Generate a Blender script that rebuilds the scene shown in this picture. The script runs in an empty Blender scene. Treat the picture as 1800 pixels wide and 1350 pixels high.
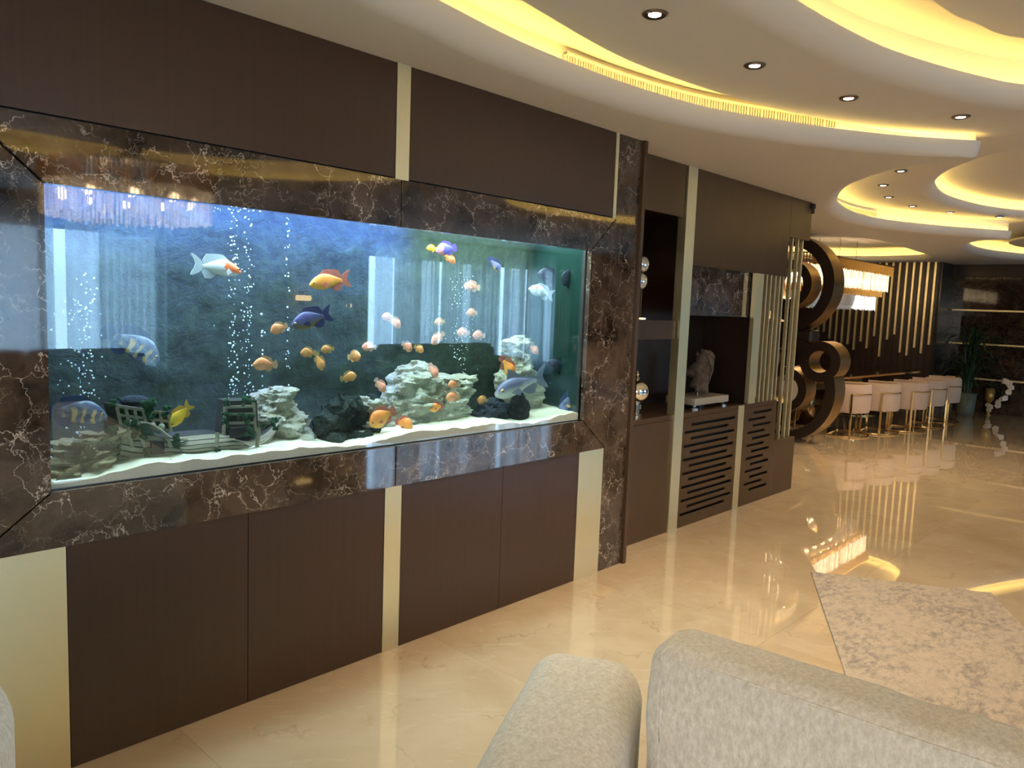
import bpy, bmesh, math, random
from mathutils import Vector, Matrix, noise
from mathutils.geometry import tessellate_polygon, delaunay_2d_cdt
random.seed(7)
scene = bpy.context.scene
COL = scene.collection
R = math.radians
# ------------------------------------------------------------------ camera
FPX, CX, CY, CAMH = 1352.0, 900.0, 675.0, 1.6
def _axes():
    X = Vector((2181 - CX, 583 - CY, FPX)).normalized()
    D = Vector((390 - CX, 13900 - CY, FPX)); D -= X * D.dot(X); D.normalize()
    Z = -D
    return X, Z.cross(X), Z
AX, AY, AZ = _axes()
cam_d = bpy.data.cameras.new('camera'); cam = bpy.data.objects.new('camera', cam_d); COL.objects.link(cam)
cam_d.sensor_width = 36.0; cam_d.lens = FPX / 1800 * 36; cam_d.clip_start = 0.05; cam_d.clip_end = 200
_r = Vector((AX[0], AY[0], AZ[0])); _d = Vector((AX[1], AY[1], AZ[1])); _f = Vector((AX[2], AY[2], AZ[2]))
_m = Matrix((_r, -_d, -_f)).transposed().to_4x4(); _m.translation = (0, 0, CAMH)
cam.matrix_world = _m
scene.camera = cam
def ray(px, py):
    d = Vector((px - CX, py - CY, FPX)); return Vector((d.dot(AX), d.dot(AY), d.dot(AZ)))
def atY(px, py, y): d = ray(px, py); return Vector((0, 0, CAMH)) + d * (y / d.y)
def atX(px, py, x): d = ray(px, py); return Vector((0, 0, CAMH)) + d * (x / d.x)
def proj(p):
    p = Vector(p) - Vector((0, 0, CAMH)); c = AX * p.x + AY * p.y + AZ * p.z
    return CX + FPX * c.x / c.z, CY + FPX * c.y / c.z
# ------------------------------------------------------------------ view, world, large lights
vs = scene.view_settings
vs.view_transform = 'Standard'; vs.look = 'None'; vs.gamma = 1.0; vs.use_curve_mapping = False
vs.exposure = 0.75
try:
    scene.cycles.max_bounces = 8; scene.cycles.diffuse_bounces = 4; scene.cycles.glossy_bounces = 5
    scene.cycles.transmission_bounces = 4; scene.cycles.transparent_max_bounces = 12
    scene.cycles.sample_clamp_indirect = 6.0; scene.cycles.caustics_reflective = False; scene.cycles.caustics_refractive = False
except Exception: pass
world = bpy.data.worlds.new('world'); scene.world = world; world.use_nodes = True
wn = world.node_tree.nodes; wl = world.node_tree.links; wn.clear()
wo = wn.new('ShaderNodeOutputWorld'); wb = wn.new('ShaderNodeBackground'); wl.new(wb.outputs[0], wo.inputs[0])
wtc = wn.new('ShaderNodeTexCoord'); wsx = wn.new('ShaderNodeSeparateXYZ'); wr = wn.new('ShaderNodeValToRGB')
wl.new(wtc.outputs['Generated'], wsx.inputs[0]); wl.new(wsx.outputs['Z'], wr.inputs[0]); wl.new(wr.outputs[0], wb.inputs[0])
wr.color_ramp.elements[0].position = 0.0; wr.color_ramp.elements[0].color = (0.36, 0.55, 0.74, 1)
wr.color_ramp.elements[1].position = 0.6; wr.color_ramp.elements[1].color = (0.32, 0.60, 1.0, 1)
e = wr.color_ramp.elements.new(0.08); e.color = (0.47, 0.74, 1.0, 1)
wb.inputs[1].default_value = 9.0
WIN = [(0.2, 4.7, 0.25, 2.45), (8.2, 14.2, 0.25, 2.45)]     # window openings x0,x1,z0,z1 in the wall y = -6.2
WY = -6.2
BWIN = [(-5.4, -2.6, 0.25, 2.5), (-2.2, 0.6, 0.25, 2.5)]          # openings y0,y1,z0,z1 in the back wall x = -4
def light(name, kind, loc, rot, energy, color, **kw):
    l = bpy.data.lights.new(name, kind); l.energy = energy; l.color = color
    for k, v in kw.items(): setattr(l, k, v)
    o = bpy.data.objects.new(name, l); COL.objects.link(o); o.location = loc; o.rotation_euler = rot
    return o
for (x0, x1, z0, z1) in WIN:
    p = light('window_portal', 'AREA', ((x0 + x1) / 2, WY - 0.12, (z0 + z1) / 2), (R(90), 0, 0), 1, (1, 1, 1), shape='RECTANGLE', size=x1 - x0, size_y=z1 - z0)
    p.data.cycles.is_portal = True
for (y0, y1, z0, z1) in BWIN:
    p = light('window_portal', 'AREA', (-4.12, (y0 + y1) / 2, (z0 + z1) / 2), (R(90), 0, R(-90)), 1, (1, 1, 1), shape='RECTANGLE', size=y1 - y0, size_y=z1 - z0)
    p.data.cycles.is_portal = True
# aquarium hood lamps (inside the hood, above the water)
TX0, TX1, TZ0, TZ1, TYF, TYB = 0.75, 3.475, 0.95, 1.916, 2.715, 3.12
light('aquarium_hood_lamp', 'AREA', (2.75, 2.88, 2.03), (0, 0, 0), 17, (0.92, 1.0, 0.96), shape='RECTANGLE', size=1.35, size_y=0.30)
light('aquarium_hood_lamp', 'AREA', (1.45, 2.88, 2.03), (0, 0, 0), 18, (0.88, 0.97, 1.0), shape='RECTANGLE', size=1.3, size_y=0.30)
light('aquarium_blue_lamp', 'AREA', (1.65, 3.0, 2.02), (R(35), 0, 0), 17, (0.04, 0.10, 1.0), shape='RECTANGLE', spread=R(95), size=1.7, size_y=0.1)

# ------------------------------------------------------------------ material helpers
def srgb(r, g, b):
    f = lambda c: (c / 255 / 12.92) if c / 255 <= 0.04045 else ((c / 255 + 0.055) / 1.055) ** 2.4
    return (f(r), f(g), f(b), 1)
class NT:
    def __init__(s, name):
        s.m = bpy.data.materials.new(name); s.m.use_nodes = True
        s.n = s.m.node_tree.nodes; s.l = s.m.node_tree.links; s.n.clear()
        s.out = s.n.new('ShaderNodeOutputMaterial')
    def node(s, t, **kw):
        n = s.n.new(t)
        for k, v in kw.items():
            if k.startswith('_'): setattr(n, k[1:], v)
            else:
                i = int(k[1:]) if k[0] == 'i' and k[1:].isdigit() else k.replace('__', ' ')
                s.set(n, i, v)
        return n
    def set(s, n, i, v):
        if isinstance(v, bpy.types.NodeSocket): s.l.new(v, n.inputs[i])
        else: n.inputs[i].default_value = v
    def surf(s, sock): s.l.new(sock, s.out.inputs[0]); return s.m
    def ramp(s, fac, stops, interp='LINEAR'):
        n = s.n.new('ShaderNodeValToRGB'); s.l.new(fac, n.inputs[0]); cr = n.color_ramp; cr.interpolation = interp
        while len(cr.elements) < len(stops): cr.elements.new(0.5)
        for el, (p, c) in zip(cr.elements, stops):
            el.position = p; el.color = c if hasattr(c, '__len__') else (c, c, c, 1)
        return n.outputs[0]
    def mix(s, f, a, b, t='MIX'):
        n = s.n.new('ShaderNodeMix'); n.data_type = 'RGBA'; n.blend_type = t
        s.set(n, 0, f); s.set(n, 6, a); s.set(n, 7, b); return n.outputs[2]
    def math(s, op, a, b=0.0, clamp=False):
        n = s.n.new('ShaderNodeMath'); n.operation = op; n.use_clamp = clamp; s.set(n, 0, a); s.set(n, 1, b); return n.outputs[0]
    def pos(s): return s.n.new('ShaderNodeNewGeometry').outputs['Position']
    def tc(s, k): return s.n.new('ShaderNodeTexCoord').outputs[k]
    def mapping(s, v, sc=(1, 1, 1), loc=(0, 0, 0), rot=(0, 0, 0)):
        n = s.n.new('ShaderNodeMapping'); s.l.new(v, n.inputs[0]); n.inputs[1].default_value = loc; n.inputs[2].default_value = rot; n.inputs[3].default_value = sc; return n.outputs[0]
    def noise(s, v, scale=5, detail=4, rough=0.5, dist=0.0, out=0):
        n = s.n.new('ShaderNodeTexNoise'); s.l.new(v, n.inputs['Vector']); n.inputs['Scale'].default_value = scale
        n.inputs['Detail'].default_value = detail; n.inputs['Roughness'].default_value = rough; n.inputs['Distortion'].default_value = dist
        return n.outputs[out]
    def vor(s, v, scale=5, feature='F1', rand=1.0):
        n = s.n.new('ShaderNodeTexVoronoi'); n.feature = feature; s.l.new(v, n.inputs['Vector']); n.inputs['Scale'].default_value = scale
        n.inputs['Randomness'].default_value = rand
        return n.outputs[0]
    def bump(s, h, strength=0.3, dist=0.02):
        n = s.n.new('ShaderNodeBump'); s.l.new(h, n.inputs['Height']); n.inputs[0].default_value = strength; n.inputs[1].default_value = dist; return n.outputs[0]
    def pbsdf(s, color, rough=0.5, metal=0.0, **kw):
        n = s.n.new('ShaderNodeBsdfPrincipled'); s.set(n, 'Base Color', color); s.set(n, 'Roughness', rough); s.set(n, 'Metallic', metal)
        for k, v in kw.items(): s.set(n, k.replace('_', ' '), v)
        return n.outputs[0]
def simple(name, color, rough=0.5, metal=0.0, **kw):
    t = NT(name); return t.surf(t.pbsdf(color, rough, metal, **kw))
def emis(name, color, strength):
    t = NT(name); n = t.node('ShaderNodeEmission', Color=color, Strength=strength); return t.surf(n.outputs[0])
M = {}
def mk_wood(name, c1, c2, rough=0.32, scale=(60, 60, 1.2)):
    t = NT(name); p = t.pos()
    g = t.noise(t.mapping(p, scale), 1.0, 6, 0.6)
    b = t.noise(t.mapping(p, (1.3, 1.3, 0.5)), 1.0, 3, 0.5)
    c = t.mix(t.ramp(g, [(0.2, 0.2), (0.8, 0.8)]), c1, c2)
    c = t.mix(t.math('MULTIPLY', b, 0.35), c, c1)
    n = t.bump(g, 0.08, 0.004)
    return t.surf(t.pbsdf(c, rough, Normal=n))
M['wood'] = mk_wood('dark_wood', (0.041, 0.020, 0.0105, 1), (0.070, 0.036, 0.020, 1))
M['wood2'] = mk_wood('brown_wood', (0.058, 0.032, 0.014, 1), (0.092, 0.053, 0.024, 1), 0.3)
M['wooddark'] = mk_wood('very_dark_wood', (0.016, 0.007, 0.005, 1), (0.030, 0.014, 0.009, 1), 0.4)
M['black'] = simple('black_gap', (0.004, 0.003, 0.003, 1), 0.6)
def mk_gold(name, c, rough, scale=(2, 2, 160)):
    t = NT(name); g = t.noise(t.mapping(t.pos(), scale), 1.0, 2, 0.5)
    return t.surf(t.pbsdf(c, t.math('ADD', t.math('MULTIPLY', g, 0.12), rough - 0.06), 1.0))
M['gold'] = mk_gold('champagne_gold', (0.86, 0.76, 0.47, 1), 0.42)
M['goldpol'] = mk_gold('polished_gold', (0.90, 0.68, 0.36, 1), 0.14)
M['bronze'] = mk_gold('brushed_bronze', (0.42, 0.29, 0.14, 1), 0.33)
M['bronzedark'] = simple('dark_bronze_face', (0.016, 0.009, 0.006, 1), 0.45, 0.0)
def mk_marble(name, dark, mid, vein, scale=3.2, rough=0.035, ior=1.7):
    t = NT(name); p = t.pos()
    w = t.noise(p, 3.5, 6, 0.62, 0.0, 1)
    wv = t.node('ShaderNodeVectorMath', _operation='MULTIPLY_ADD', i0=w, i1=(0.30, 0.30, 0.30), i2=p).outputs[0]
    w2 = t.noise(p, 14, 4, 0.6, 0.0, 1)
    wv2 = t.node('ShaderNodeVectorMath', _operation='MULTIPLY_ADD', i0=w2, i1=(0.09, 0.09, 0.09), i2=wv).outputs[0]
    v1 = t.vor(wv2, scale * 1.5, 'DISTANCE_TO_EDGE'); v2 = t.vor(t.mapping(wv2, (1, 1, 0.7), (3, 1, 7)), scale * 3.6, 'DISTANCE_TO_EDGE')
    mask = t.ramp(t.noise(p, 5.0, 4, 0.6), [(0.42, 0.05), (0.62, 1)])
    mask2 = t.ramp(t.noise(t.mapping(p, (1, 1, 1), (9, 2, 4)), 5.5, 3, 0.5), [(0.44, 0), (0.62, 1)])
    l1 = t.math('MULTIPLY', t.ramp(v1, [(0.0, 1), (0.004, 0.65), (0.012, 0.0)]), mask)
    l2 = t.math('MULTIPLY', t.math('MULTIPLY', t.ramp(v2, [(0.0, 1), (0.015, 0.0)]), mask2), 0.6)
    fl = t.math('MULTIPLY', t.ramp(t.noise(wv2, 17, 5, 0.7), [(0.66, 0), (0.71, 0.8)]), mask)
    ln = t.math('MAXIMUM', t.math('MAXIMUM', l1, l2), fl)
    base = t.mix(t.ramp(t.noise(wv, 4.6, 6, 0.65), [(0.34, 0), (0.68, 1)]), dark, mid)
    c = t.mix(ln, base, vein)
    return t.surf(t.pbsdf(c, rough, IOR=ior))
M['marble'] = mk_marble('dark_brown_marble', (0.022, 0.014, 0.010, 1), (0.115, 0.080, 0.060, 1), (0.72, 0.63, 0.54, 1))
M['marblefar'] = mk_marble('dark_wall_marble', (0.010, 0.006, 0.004, 1), (0.045, 0.027, 0.018, 1), (0.34, 0.24, 0.16, 1), 4.0, 0.05, 1.6)
def mk_floor():
    t = NT('cream_marble_floor'); p = t.pos()
    rnd = t.n.new('ShaderNodeObjectInfo').outputs['Random']
    off = t.node('ShaderNodeVectorMath', _operation='SCALE', i0=(7.1, 3.7, 5.3)); t.set(off, 'Scale', rnd)
    q = t.node('ShaderNodeVectorMath', _operation='ADD', i0=p, i1=off.outputs[0]).outputs[0]
    q = t.mapping(q, (1, 1, 1), (0, 0, 0), (0, 0, 0.6))
    n1 = t.noise(q, 2.3, 7, 0.62, 0.5)
    n2 = t.noise(t.mapping(q, (1, 2.6, 1)), 6.0, 8, 0.68, 0.8)
    c = t.mix(t.ramp(n1, [(0.3, 0), (0.7, 1)]), (0.58, 0.45, 0.30, 1), (0.71, 0.58, 0.43, 1))
    c = t.mix(t.ramp(n2, [(0.56, 0), (0.74, 0.65)]), c, (0.79, 0.69, 0.54, 1))
    w = t.noise(q, 3.0, 5, 0.6, 0.0, 1)
    wv = t.node('ShaderNodeVectorMath', _operation='MULTIPLY_ADD', i0=w, i1=(0.5, 0.5, 0.5), i2=q).outputs[0]
    v = t.ramp(t.vor(wv, 2.1, 'DISTANCE_TO_EDGE'), [(0.0, 1), (0.014, 0.0)])
    v = t.math('MULTIPLY', v, t.ramp(t.noise(q, 4, 3), [(0.47, 0), (0.62, 0.6)]))
    c = t.mix(v, c, (0.42, 0.28, 0.16, 1))
    c = t.mix(t.math('MULTIPLY', rnd, 0.10), c, (0.55, 0.43, 0.29, 1))
    return t.surf(t.pbsdf(c, 0.02, IOR=1.75, Coat_Weight=0.7, Coat_Roughness=0.01, Coat_IOR=1.7))
M['floor'] = mk_floor()
M['paint'] = simple('ceiling_paint', (0.66, 0.63, 0.58, 1), 0.7)
M['wallpaint'] = simple('warm_wall_paint', (0.30, 0.25, 0.20, 1), 0.7)
M['grout'] = simple('floor_joint', (0.58, 0.46, 0.30, 1), 0.6)
M['led'] = emis('warm_led', (1.0, 0.67, 0.16, 1), 17.0)
M['lens'] = emis('downlight_lens', (1.0, 0.86, 0.66, 1), 14.0)
M['steel'] = simple('dark_steel_ring', (0.22, 0.17, 0.14, 1), 0.3, 1.0)
M['bulb'] = emis('warm_bulb', (1.0, 0.70, 0.38, 1), 30.0)
def mk_fabric(name, c, c2, scale=220, bump=0.4):
    t = NT(name); p = t.pos(); n = t.noise(p, scale, 3, 0.7); n2 = t.noise(t.mapping(p, (1, 1, 0.5)), 85, 5, 0.78)
    col = t.mix(t.ramp(n2, [(0.35, 0), (0.68, 1)]), c, c2)
    return t.surf(t.pbsdf(col, 0.9, Normal=t.bump(t.math('ADD', n, n2), bump, 0.004), Sheen_Weight=0.15))
M['fabric'] = mk_fabric('cream_boucle', (0.62, 0.58, 0.52, 1), (0.90, 0.88, 0.84, 1), 260)
M['velvet'] = mk_fabric('cream_velvet', (0.50, 0.37, 0.28, 1), (0.60, 0.46, 0.36, 1), 40, 0.1)
M['greyfab'] = mk_fabric('grey_fabric', (0.10, 0.10, 0.085, 1), (0.16, 0.15, 0.13, 1))
def mk_rug():
    t = NT('distressed_rug'); p = t.tc('Object')
    a = t.noise(t.mapping(p, (1, 1.8, 1), (0, 0, 0), (0, 0, 0.45)), 17, 8, 0.78, 0.3); b = t.noise(t.mapping(p, (1, 1.4, 1), (4, 4, 0)), 3.0, 5, 0.65)
    f = t.math('MULTIPLY', t.ramp(a, [(0.43, 0), (0.60, 1)]), t.ramp(b, [(0.34, 0.2), (0.58, 1)]))
    c = t.mix(f, (0.50, 0.43, 0.36, 1), (0.19, 0.165, 0.17, 1))
    c2 = t.mix(t.ramp(t.noise(p, 150, 3, 0.7), [(0.3, 0), (0.75, 0.35)]), c, (0.66, 0.60, 0.53, 1))
    return t.surf(t.pbsdf(c2, 0.95, Normal=t.bump(t.noise(p, 300, 2), 0.5, 0.004)))
M['rug'] = mk_rug()
def mk_glass(name, tint, f0=0.05, mult=1.0):
    t = NT(name)
    tr = t.node('ShaderNodeBsdfTransparent', Color=tint).outputs[0]
    gl = t.node('ShaderNodeBsdfGlossy', Color=(1, 1, 1, 1), Roughness=0.0).outputs[0]
    ge = t.n.new('ShaderNodeNewGeometry')
    cs = t.math('ABSOLUTE', t.node('ShaderNodeVectorMath', _operation='DOT_PRODUCT', i0=ge.outputs['Normal'], i1=ge.outputs['Incoming']).outputs['Value'])
    fr = t.math('ADD', t.math('MULTIPLY', t.math('POWER', t.math('SUBTRACT', 1.0, cs), 5.0), 1 - f0), f0)
    fac = t.math('MULTIPLY', fr, mult, True)
    return t.surf(t.node('ShaderNodeMixShader', i0=fac, i1=tr, i2=gl).outputs[0])
M['tankglass'] = mk_glass('aquarium_glass', (0.93, 0.98, 1.0, 1), mult=1.15)
M['winglass'] = mk_glass('window_glass', (0.96, 0.98, 1.0, 1)); M['warmtint'] = mk_glass('added_warm_tint_glass', (1.0, 0.78, 0.63, 1))  # second tint is added to warm the blue daylight of the unseen back windows
M['silicone'] = simple('dark_silicone', (0.02, 0.02, 0.025, 1), 0.4)
def mk_water():
    t = NT('aquarium_water')
    return t.surf(t.node('ShaderNodeBsdfTransparent', Color=(0.74, 0.95, 0.93, 1)).outputs[0])
M['water'] = mk_water()
def mk_backdrop():
    t = NT('planted_backdrop'); p = t.pos()
    n = t.noise(p, 9, 8, 0.72, 0.4); n2 = t.noise(p, 30, 5, 0.7)
    c = t.ramp(n, [(0.30, (0.003, 0.007, 0.005, 1)), (0.55, (0.011, 0.023, 0.013, 1)), (0.75, (0.035, 0.060, 0.026, 1))])
    c = t.mix(t.ramp(n2, [(0.45, 0), (0.7, 0.6)]), c, (0.034, 0.055, 0.026, 1))
    return t.surf(t.pbsdf(c, 0.8, Normal=t.bump(n, 0.8, 0.02)))
M['backdrop'] = mk_backdrop()
def mk_sand():
    t = NT('white_sand'); p = t.pos(); n = t.noise(p, 240, 3, 0.7); n2 = t.noise(p, 12, 4)
    c = t.mix(n2, (0.72, 0.64, 0.50, 1), (0.82, 0.77, 0.66, 1)); c = t.mix(t.ramp(n, [(0.5, 0), (0.75, 0.5)]), c, (0.42, 0.34, 0.24, 1))
    return t.surf(t.pbsdf(c, 0.9, Normal=t.bump(n, 0.5, 0.004)))
M['sand'] = mk_sand()
def mk_rock(name, a, b, cdark, sc=14):
    t = NT(name); p = t.pos(); n = t.noise(p, sc, 8, 0.7, 0.3); v = t.vor(p, sc * 2.2, 'DISTANCE_TO_EDGE'); n3 = t.noise(p, sc * 4, 6, 0.7)
    c = t.mix(t.ramp(n, [(0.35, 0), (0.65, 1)]), a, b)
    c = t.mix(t.ramp(n3, [(0.56, 0), (0.70, 0.85)]), c, cdark)  # dark flecks painted into the pale rocks in place of crevice shade
    return t.surf(t.pbsdf(c, 0.85, Normal=t.bump(t.math('ADD', n3, n), 1.0, 0.03)))
M['rocktan'] = mk_rock('tan_layered_rock', (0.46, 0.32, 0.15, 1), (0.74, 0.60, 0.38, 1), (0.12, 0.08, 0.045, 1))
M['rockwhite'] = mk_rock('white_shade_flecked_rock', (0.58, 0.52, 0.38, 1), (0.86, 0.82, 0.70, 1), (0.17, 0.13, 0.07, 1))
M['rockcream'] = mk_rock('cream_shade_flecked_rock', (0.55, 0.45, 0.28, 1), (0.80, 0.74, 0.60, 1), (0.14, 0.10, 0.05, 1))
M['rockblack'] = mk_rock('black_mossy_wood', (0.006, 0.010, 0.008, 1), (0.03, 0.05, 0.035, 1), (0.16, 0.24, 0.17, 1), 20)
M['rockblue'] = mk_rock('dark_slate_rock', (0.012, 0.018, 0.035, 1), (0.05, 0.06, 0.10, 1), (0.10, 0.11, 0.15, 1))
M['rockjet'] = mk_rock('jet_black_rock', (0.004, 0.004, 0.005, 1), (0.012, 0.012, 0.014, 1), (0.03, 0.03, 0.03, 1))
M['plank'] = mk_wood('weathered_plank', (0.16, 0.12, 0.085, 1), (0.50, 0.42, 0.32, 1), 0.8, (6, 60, 90))
M['plankdark'] = simple('dark_hull_wood', (0.035, 0.028, 0.024, 1), 0.8)
M['vine'] = mk_rock('green_vine', (0.010, 0.075, 0.030, 1), (0.035, 0.17, 0.075, 1), (0.01, 0.04, 0.02, 1), 50)
M['white'] = simple('white_plastic', (0.85, 0.86, 0.86, 1), 0.4)
M['bubble'] = simple('air_bubble', (0.85, 0.92, 1.0, 1), 0.1, 0.0, IOR=1.33)
M['eyeblack'] = simple('fish_eye', (0.006, 0.006, 0.008, 1), 0.15)
M['eyegold'] = simple('fish_eye_gold', (0.75, 0.42, 0.10, 1), 0.2)
# ------------------------------------------------------------------ mesh helpers
class MB:
    def __init__(s): s.v = []; s.f = []; s.mi = []; s.cur = 0
    def add(s, vs_, fs):
        o = len(s.v); s.v += [Vector(v) for v in vs_]
        for f in fs: s.f.append(tuple(i + o for i in f)); s.mi.append(s.cur)
        return s
    def box(s, x0, x1, y0, y1, z0, z1, mat=None):
        vs_ = [(x0, y0, z0), (x1, y0, z0), (x1, y1, z0), (x0, y1, z0), (x0, y0, z1), (x1, y0, z1), (x1, y1, z1), (x0, y1, z1)]
        if mat: vs_ = [mat @ Vector(v) for v in vs_]
        return s.add(vs_, [(0, 3, 2, 1), (4, 5, 6, 7), (0, 1, 5, 4), (1, 2, 6, 5), (2, 3, 7, 6), (3, 0, 4, 7)])
    def prism(s, poly, a, b, fn):     # fn(u,v,w) -> point ; poly 2D; extruded w from a to b
        n = len(poly); vs_ = [fn(u, v, a) for u, v in poly] + [fn(u, v, b) for u, v in poly]
        tri = tessellate_polygon([[Vector((u, v, 0)) for u, v in poly]])
        fs = [tuple(t) for t in tri] + [tuple(i + n for i in reversed(t)) for t in tri]
        fs += [(i, (i + 1) % n, (i + 1) % n + n, i + n) for i in range(n)]
        return s.add(vs_, fs)
    def plate(s, polys, a, b, fn):    # outline + holes, solid plate
        allp = [p for poly in polys for p in poly]; n = len(allp)
        tri = tessellate_polygon([[Vector((u, v, 0)) for u, v in poly] for poly in polys])
        vs_ = [fn(u, v, a) for u, v in allp] + [fn(u, v, b) for u, v in allp]
        fs = [tuple(t) for t in tri] + [tuple(i + n for i in reversed(t)) for t in tri]
        o = 0
        for poly in polys:
            m = len(poly)
            fs += [(o + i, o + (i + 1) % m, o + (i + 1) % m + n, o + i + n) for i in range(m)]
            o += m
        return s.add(vs_, fs)
    def flat(s, polys, z):
        allp = [p for poly in polys for p in poly]
        tri = tessellate_polygon([[Vector((u, v, 0)) for u, v in poly] for poly in polys])
        return s.add([(u, v, z) for u, v in allp], [tuple(t) for t in tri])
    def tube(s, pts, r, n=8, cap=True):
        pts = [Vector(p) for p in pts]; rs = r if hasattr(r, '__len__') else [r] * len(pts)
        ring = []; up = Vector((0, 0, 1))
        for i, p in enumerate(pts):
            d = (pts[min(i + 1, len(pts) - 1)] - pts[max(i - 1, 0)]).normalized()
            a = d.cross(up)
            if a.length < 1e-3: a = d.cross(Vector((1, 0, 0)))
            a.normalize(); b = d.cross(a)
            ring.append([p + a * (rs[i] * math.cos(2 * math.pi * k / n)) + b * (rs[i] * math.sin(2 * math.pi * k / n)) for k in range(n)])
        vs_ = [v for q in ring for v in q]; fs = []
        for i in range(len(pts) - 1):
            for k in range(n): fs.append((i * n + k, i * n + (k + 1) % n, (i + 1) * n + (k + 1) % n, (i + 1) * n + k))
        if cap: fs += [tuple(range(n - 1, -1, -1)), tuple((len(pts) - 1) * n + k for k in range(n))]
        return s.add(vs_, fs)
    def bar(s, a, b, w, h=None):      # square bar
        h = h or w; a = Vector(a); b = Vector(b); d = (b - a).normalized()
        u = d.cross(Vector((0, 0, 1)))
        if u.length < 1e-3: u = Vector((1, 0, 0))
        u.normalize(); v = d.cross(u)
        vs_ = []
        for p in (a, b):
            for (i, j) in ((-1, -1), (1, -1), (1, 1), (-1, 1)): vs_.append(p + u * (i * w / 2) + v * (j * h / 2))
        return s.add(vs_, [(3, 2, 1, 0), (4, 5, 6, 7), (0, 1, 5, 4), (1, 2, 6, 5), (2, 3, 7, 6), (3, 0, 4, 7)])
    def lathe(s, prof, c=(0, 0, 0), n=20):
        vs_ = []; fs = []; m = len(prof); c = Vector(c)
        for (r, z) in prof:
            for k in range(n):
                a = 2 * math.pi * k / n; vs_.append(c + Vector((r * math.cos(a), r * math.sin(a), z)))
        for i in range(m - 1):
            for k in range(n): fs.append((i * n + k, i * n + (k + 1) % n, (i + 1) * n + (k + 1) % n, (i + 1) * n + k))
        fs += [tuple(range(n - 1, -1, -1)), tuple((m - 1) * n + k for k in range(n))]
        return s.add(vs_, fs)
    def ball(s, c, r, n=12, m=8, sc=(1, 1, 1)):
        prof = [(max(1e-4, math.sin(math.pi * i / m)) * 1.0, -math.cos(math.pi * i / m)) for i in range(m + 1)]
        t = MB().lathe(prof, (0, 0, 0), n)
        return s.add([Vector(c) + Vector((v.x * r * sc[0], v.y * r * sc[1], v.z * r * sc[2])) for v in t.v], t.f)
    def build(s, name, mat, parent=None, org=(0, 0, 0), smooth=False, bevel=0.0, seg=2, sub=0, normals=True):
        me = bpy.data.meshes.new(name); o_ = Vector(org)
        me.from_pydata([tuple(v - o_) for v in s.v], [], s.f)
        mats = mat if isinstance(mat, (list, tuple)) else [mat]
        for m_ in mats: me.materials.append(m_)
        if len(mats) > 1:
            me.polygons.foreach_set('material_index', s.mi)
        if normals:
            bm = bmesh.new(); bm.from_mesh(me); bmesh.ops.remove_doubles(bm, verts=bm.verts, dist=1e-6)
            bmesh.ops.recalc_face_normals(bm, faces=bm.faces); bm.to_mesh(me); bm.free()
        if smooth: me.polygons.foreach_set('use_smooth', [True] * len(me.polygons))
        me.update()
        o = bpy.data.objects.new(name, me); COL.objects.link(o)
        if parent: o.parent = parent
        else: o.location = o_
        if bevel:
            b = o.modifiers.new('bevel', 'BEVEL'); b.width = bevel; b.segments = seg; b.limit_method = 'ANGLE'
        if sub:
            b = o.modifiers.new('subdivision', 'SUBSURF'); b.levels = sub; b.render_levels = sub
        return o
def smooth_angle(o, ang=40):
    me = o.data
    bm = bmesh.new(); bm.from_mesh(me)
    for f in bm.faces: f.smooth = True
    for ed in bm.edges:
        if len(ed.link_faces) == 2 and ed.calc_face_angle(0) > R(ang): ed.smooth = False
    bm.to_mesh(me); bm.free(); return o
def tag(o, label=None, cat=None, group=None, kind=None):
    if label: o['label'] = label
    if cat: o['category'] = cat
    if group: o['group'] = group
    if kind: o['kind'] = kind
    return o
def empty(name, loc=(0, 0, 0), rz=0):
    o = bpy.data.objects.new(name, None); COL.objects.link(o); o.location = loc; o.rotation_euler = (0, 0, rz)
    o.empty_display_size = 0.05; return o
def link_mesh(name, me, parent, loc=(0, 0, 0), rot=(0, 0, 0), sc=(1, 1, 1)):
    o = bpy.data.objects.new(name, me); COL.objects.link(o); o.parent = parent
    o.location = loc; o.rotation_euler = rot; o.scale = sc; return o
def copy_tree(o, parent=None):
    c = o.copy(); COL.objects.link(c); c.parent = parent
    for ch in list(o.children): copy_tree(ch, c)
    return c
def catmull(pts, n=8, closed=False):
    P = [Vector((p[0], p[1])) for p in pts]; out = []; L = len(P)
    rng = range(L if closed else L - 1)
    for i in rng:
        p0 = P[(i - 1) % L] if closed or i > 0 else P[i]; p1 = P[i]; p2 = P[(i + 1) % L]
        p3 = P[(i + 2) % L] if closed or i + 2 < L else p2
        for k in range(n):
            t = k / n
            out.append(0.5 * ((2 * p1) + (p2 - p0) * t + (2 * p0 - 5 * p1 + 4 * p2 - p3) * t * t + (3 * p1 - p0 - 3 * p2 + p3) * t ** 3))
    if not closed: out.append(P[-1].copy())
    return [(v.x, v.y) for v in out]
XZ = lambda u, v, w: (u, w, v)      # polygon in x,z extruded along y
YZ = lambda u, v, w: (w, u, v)
XY = lambda u, v, w: (u, v, w)

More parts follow.
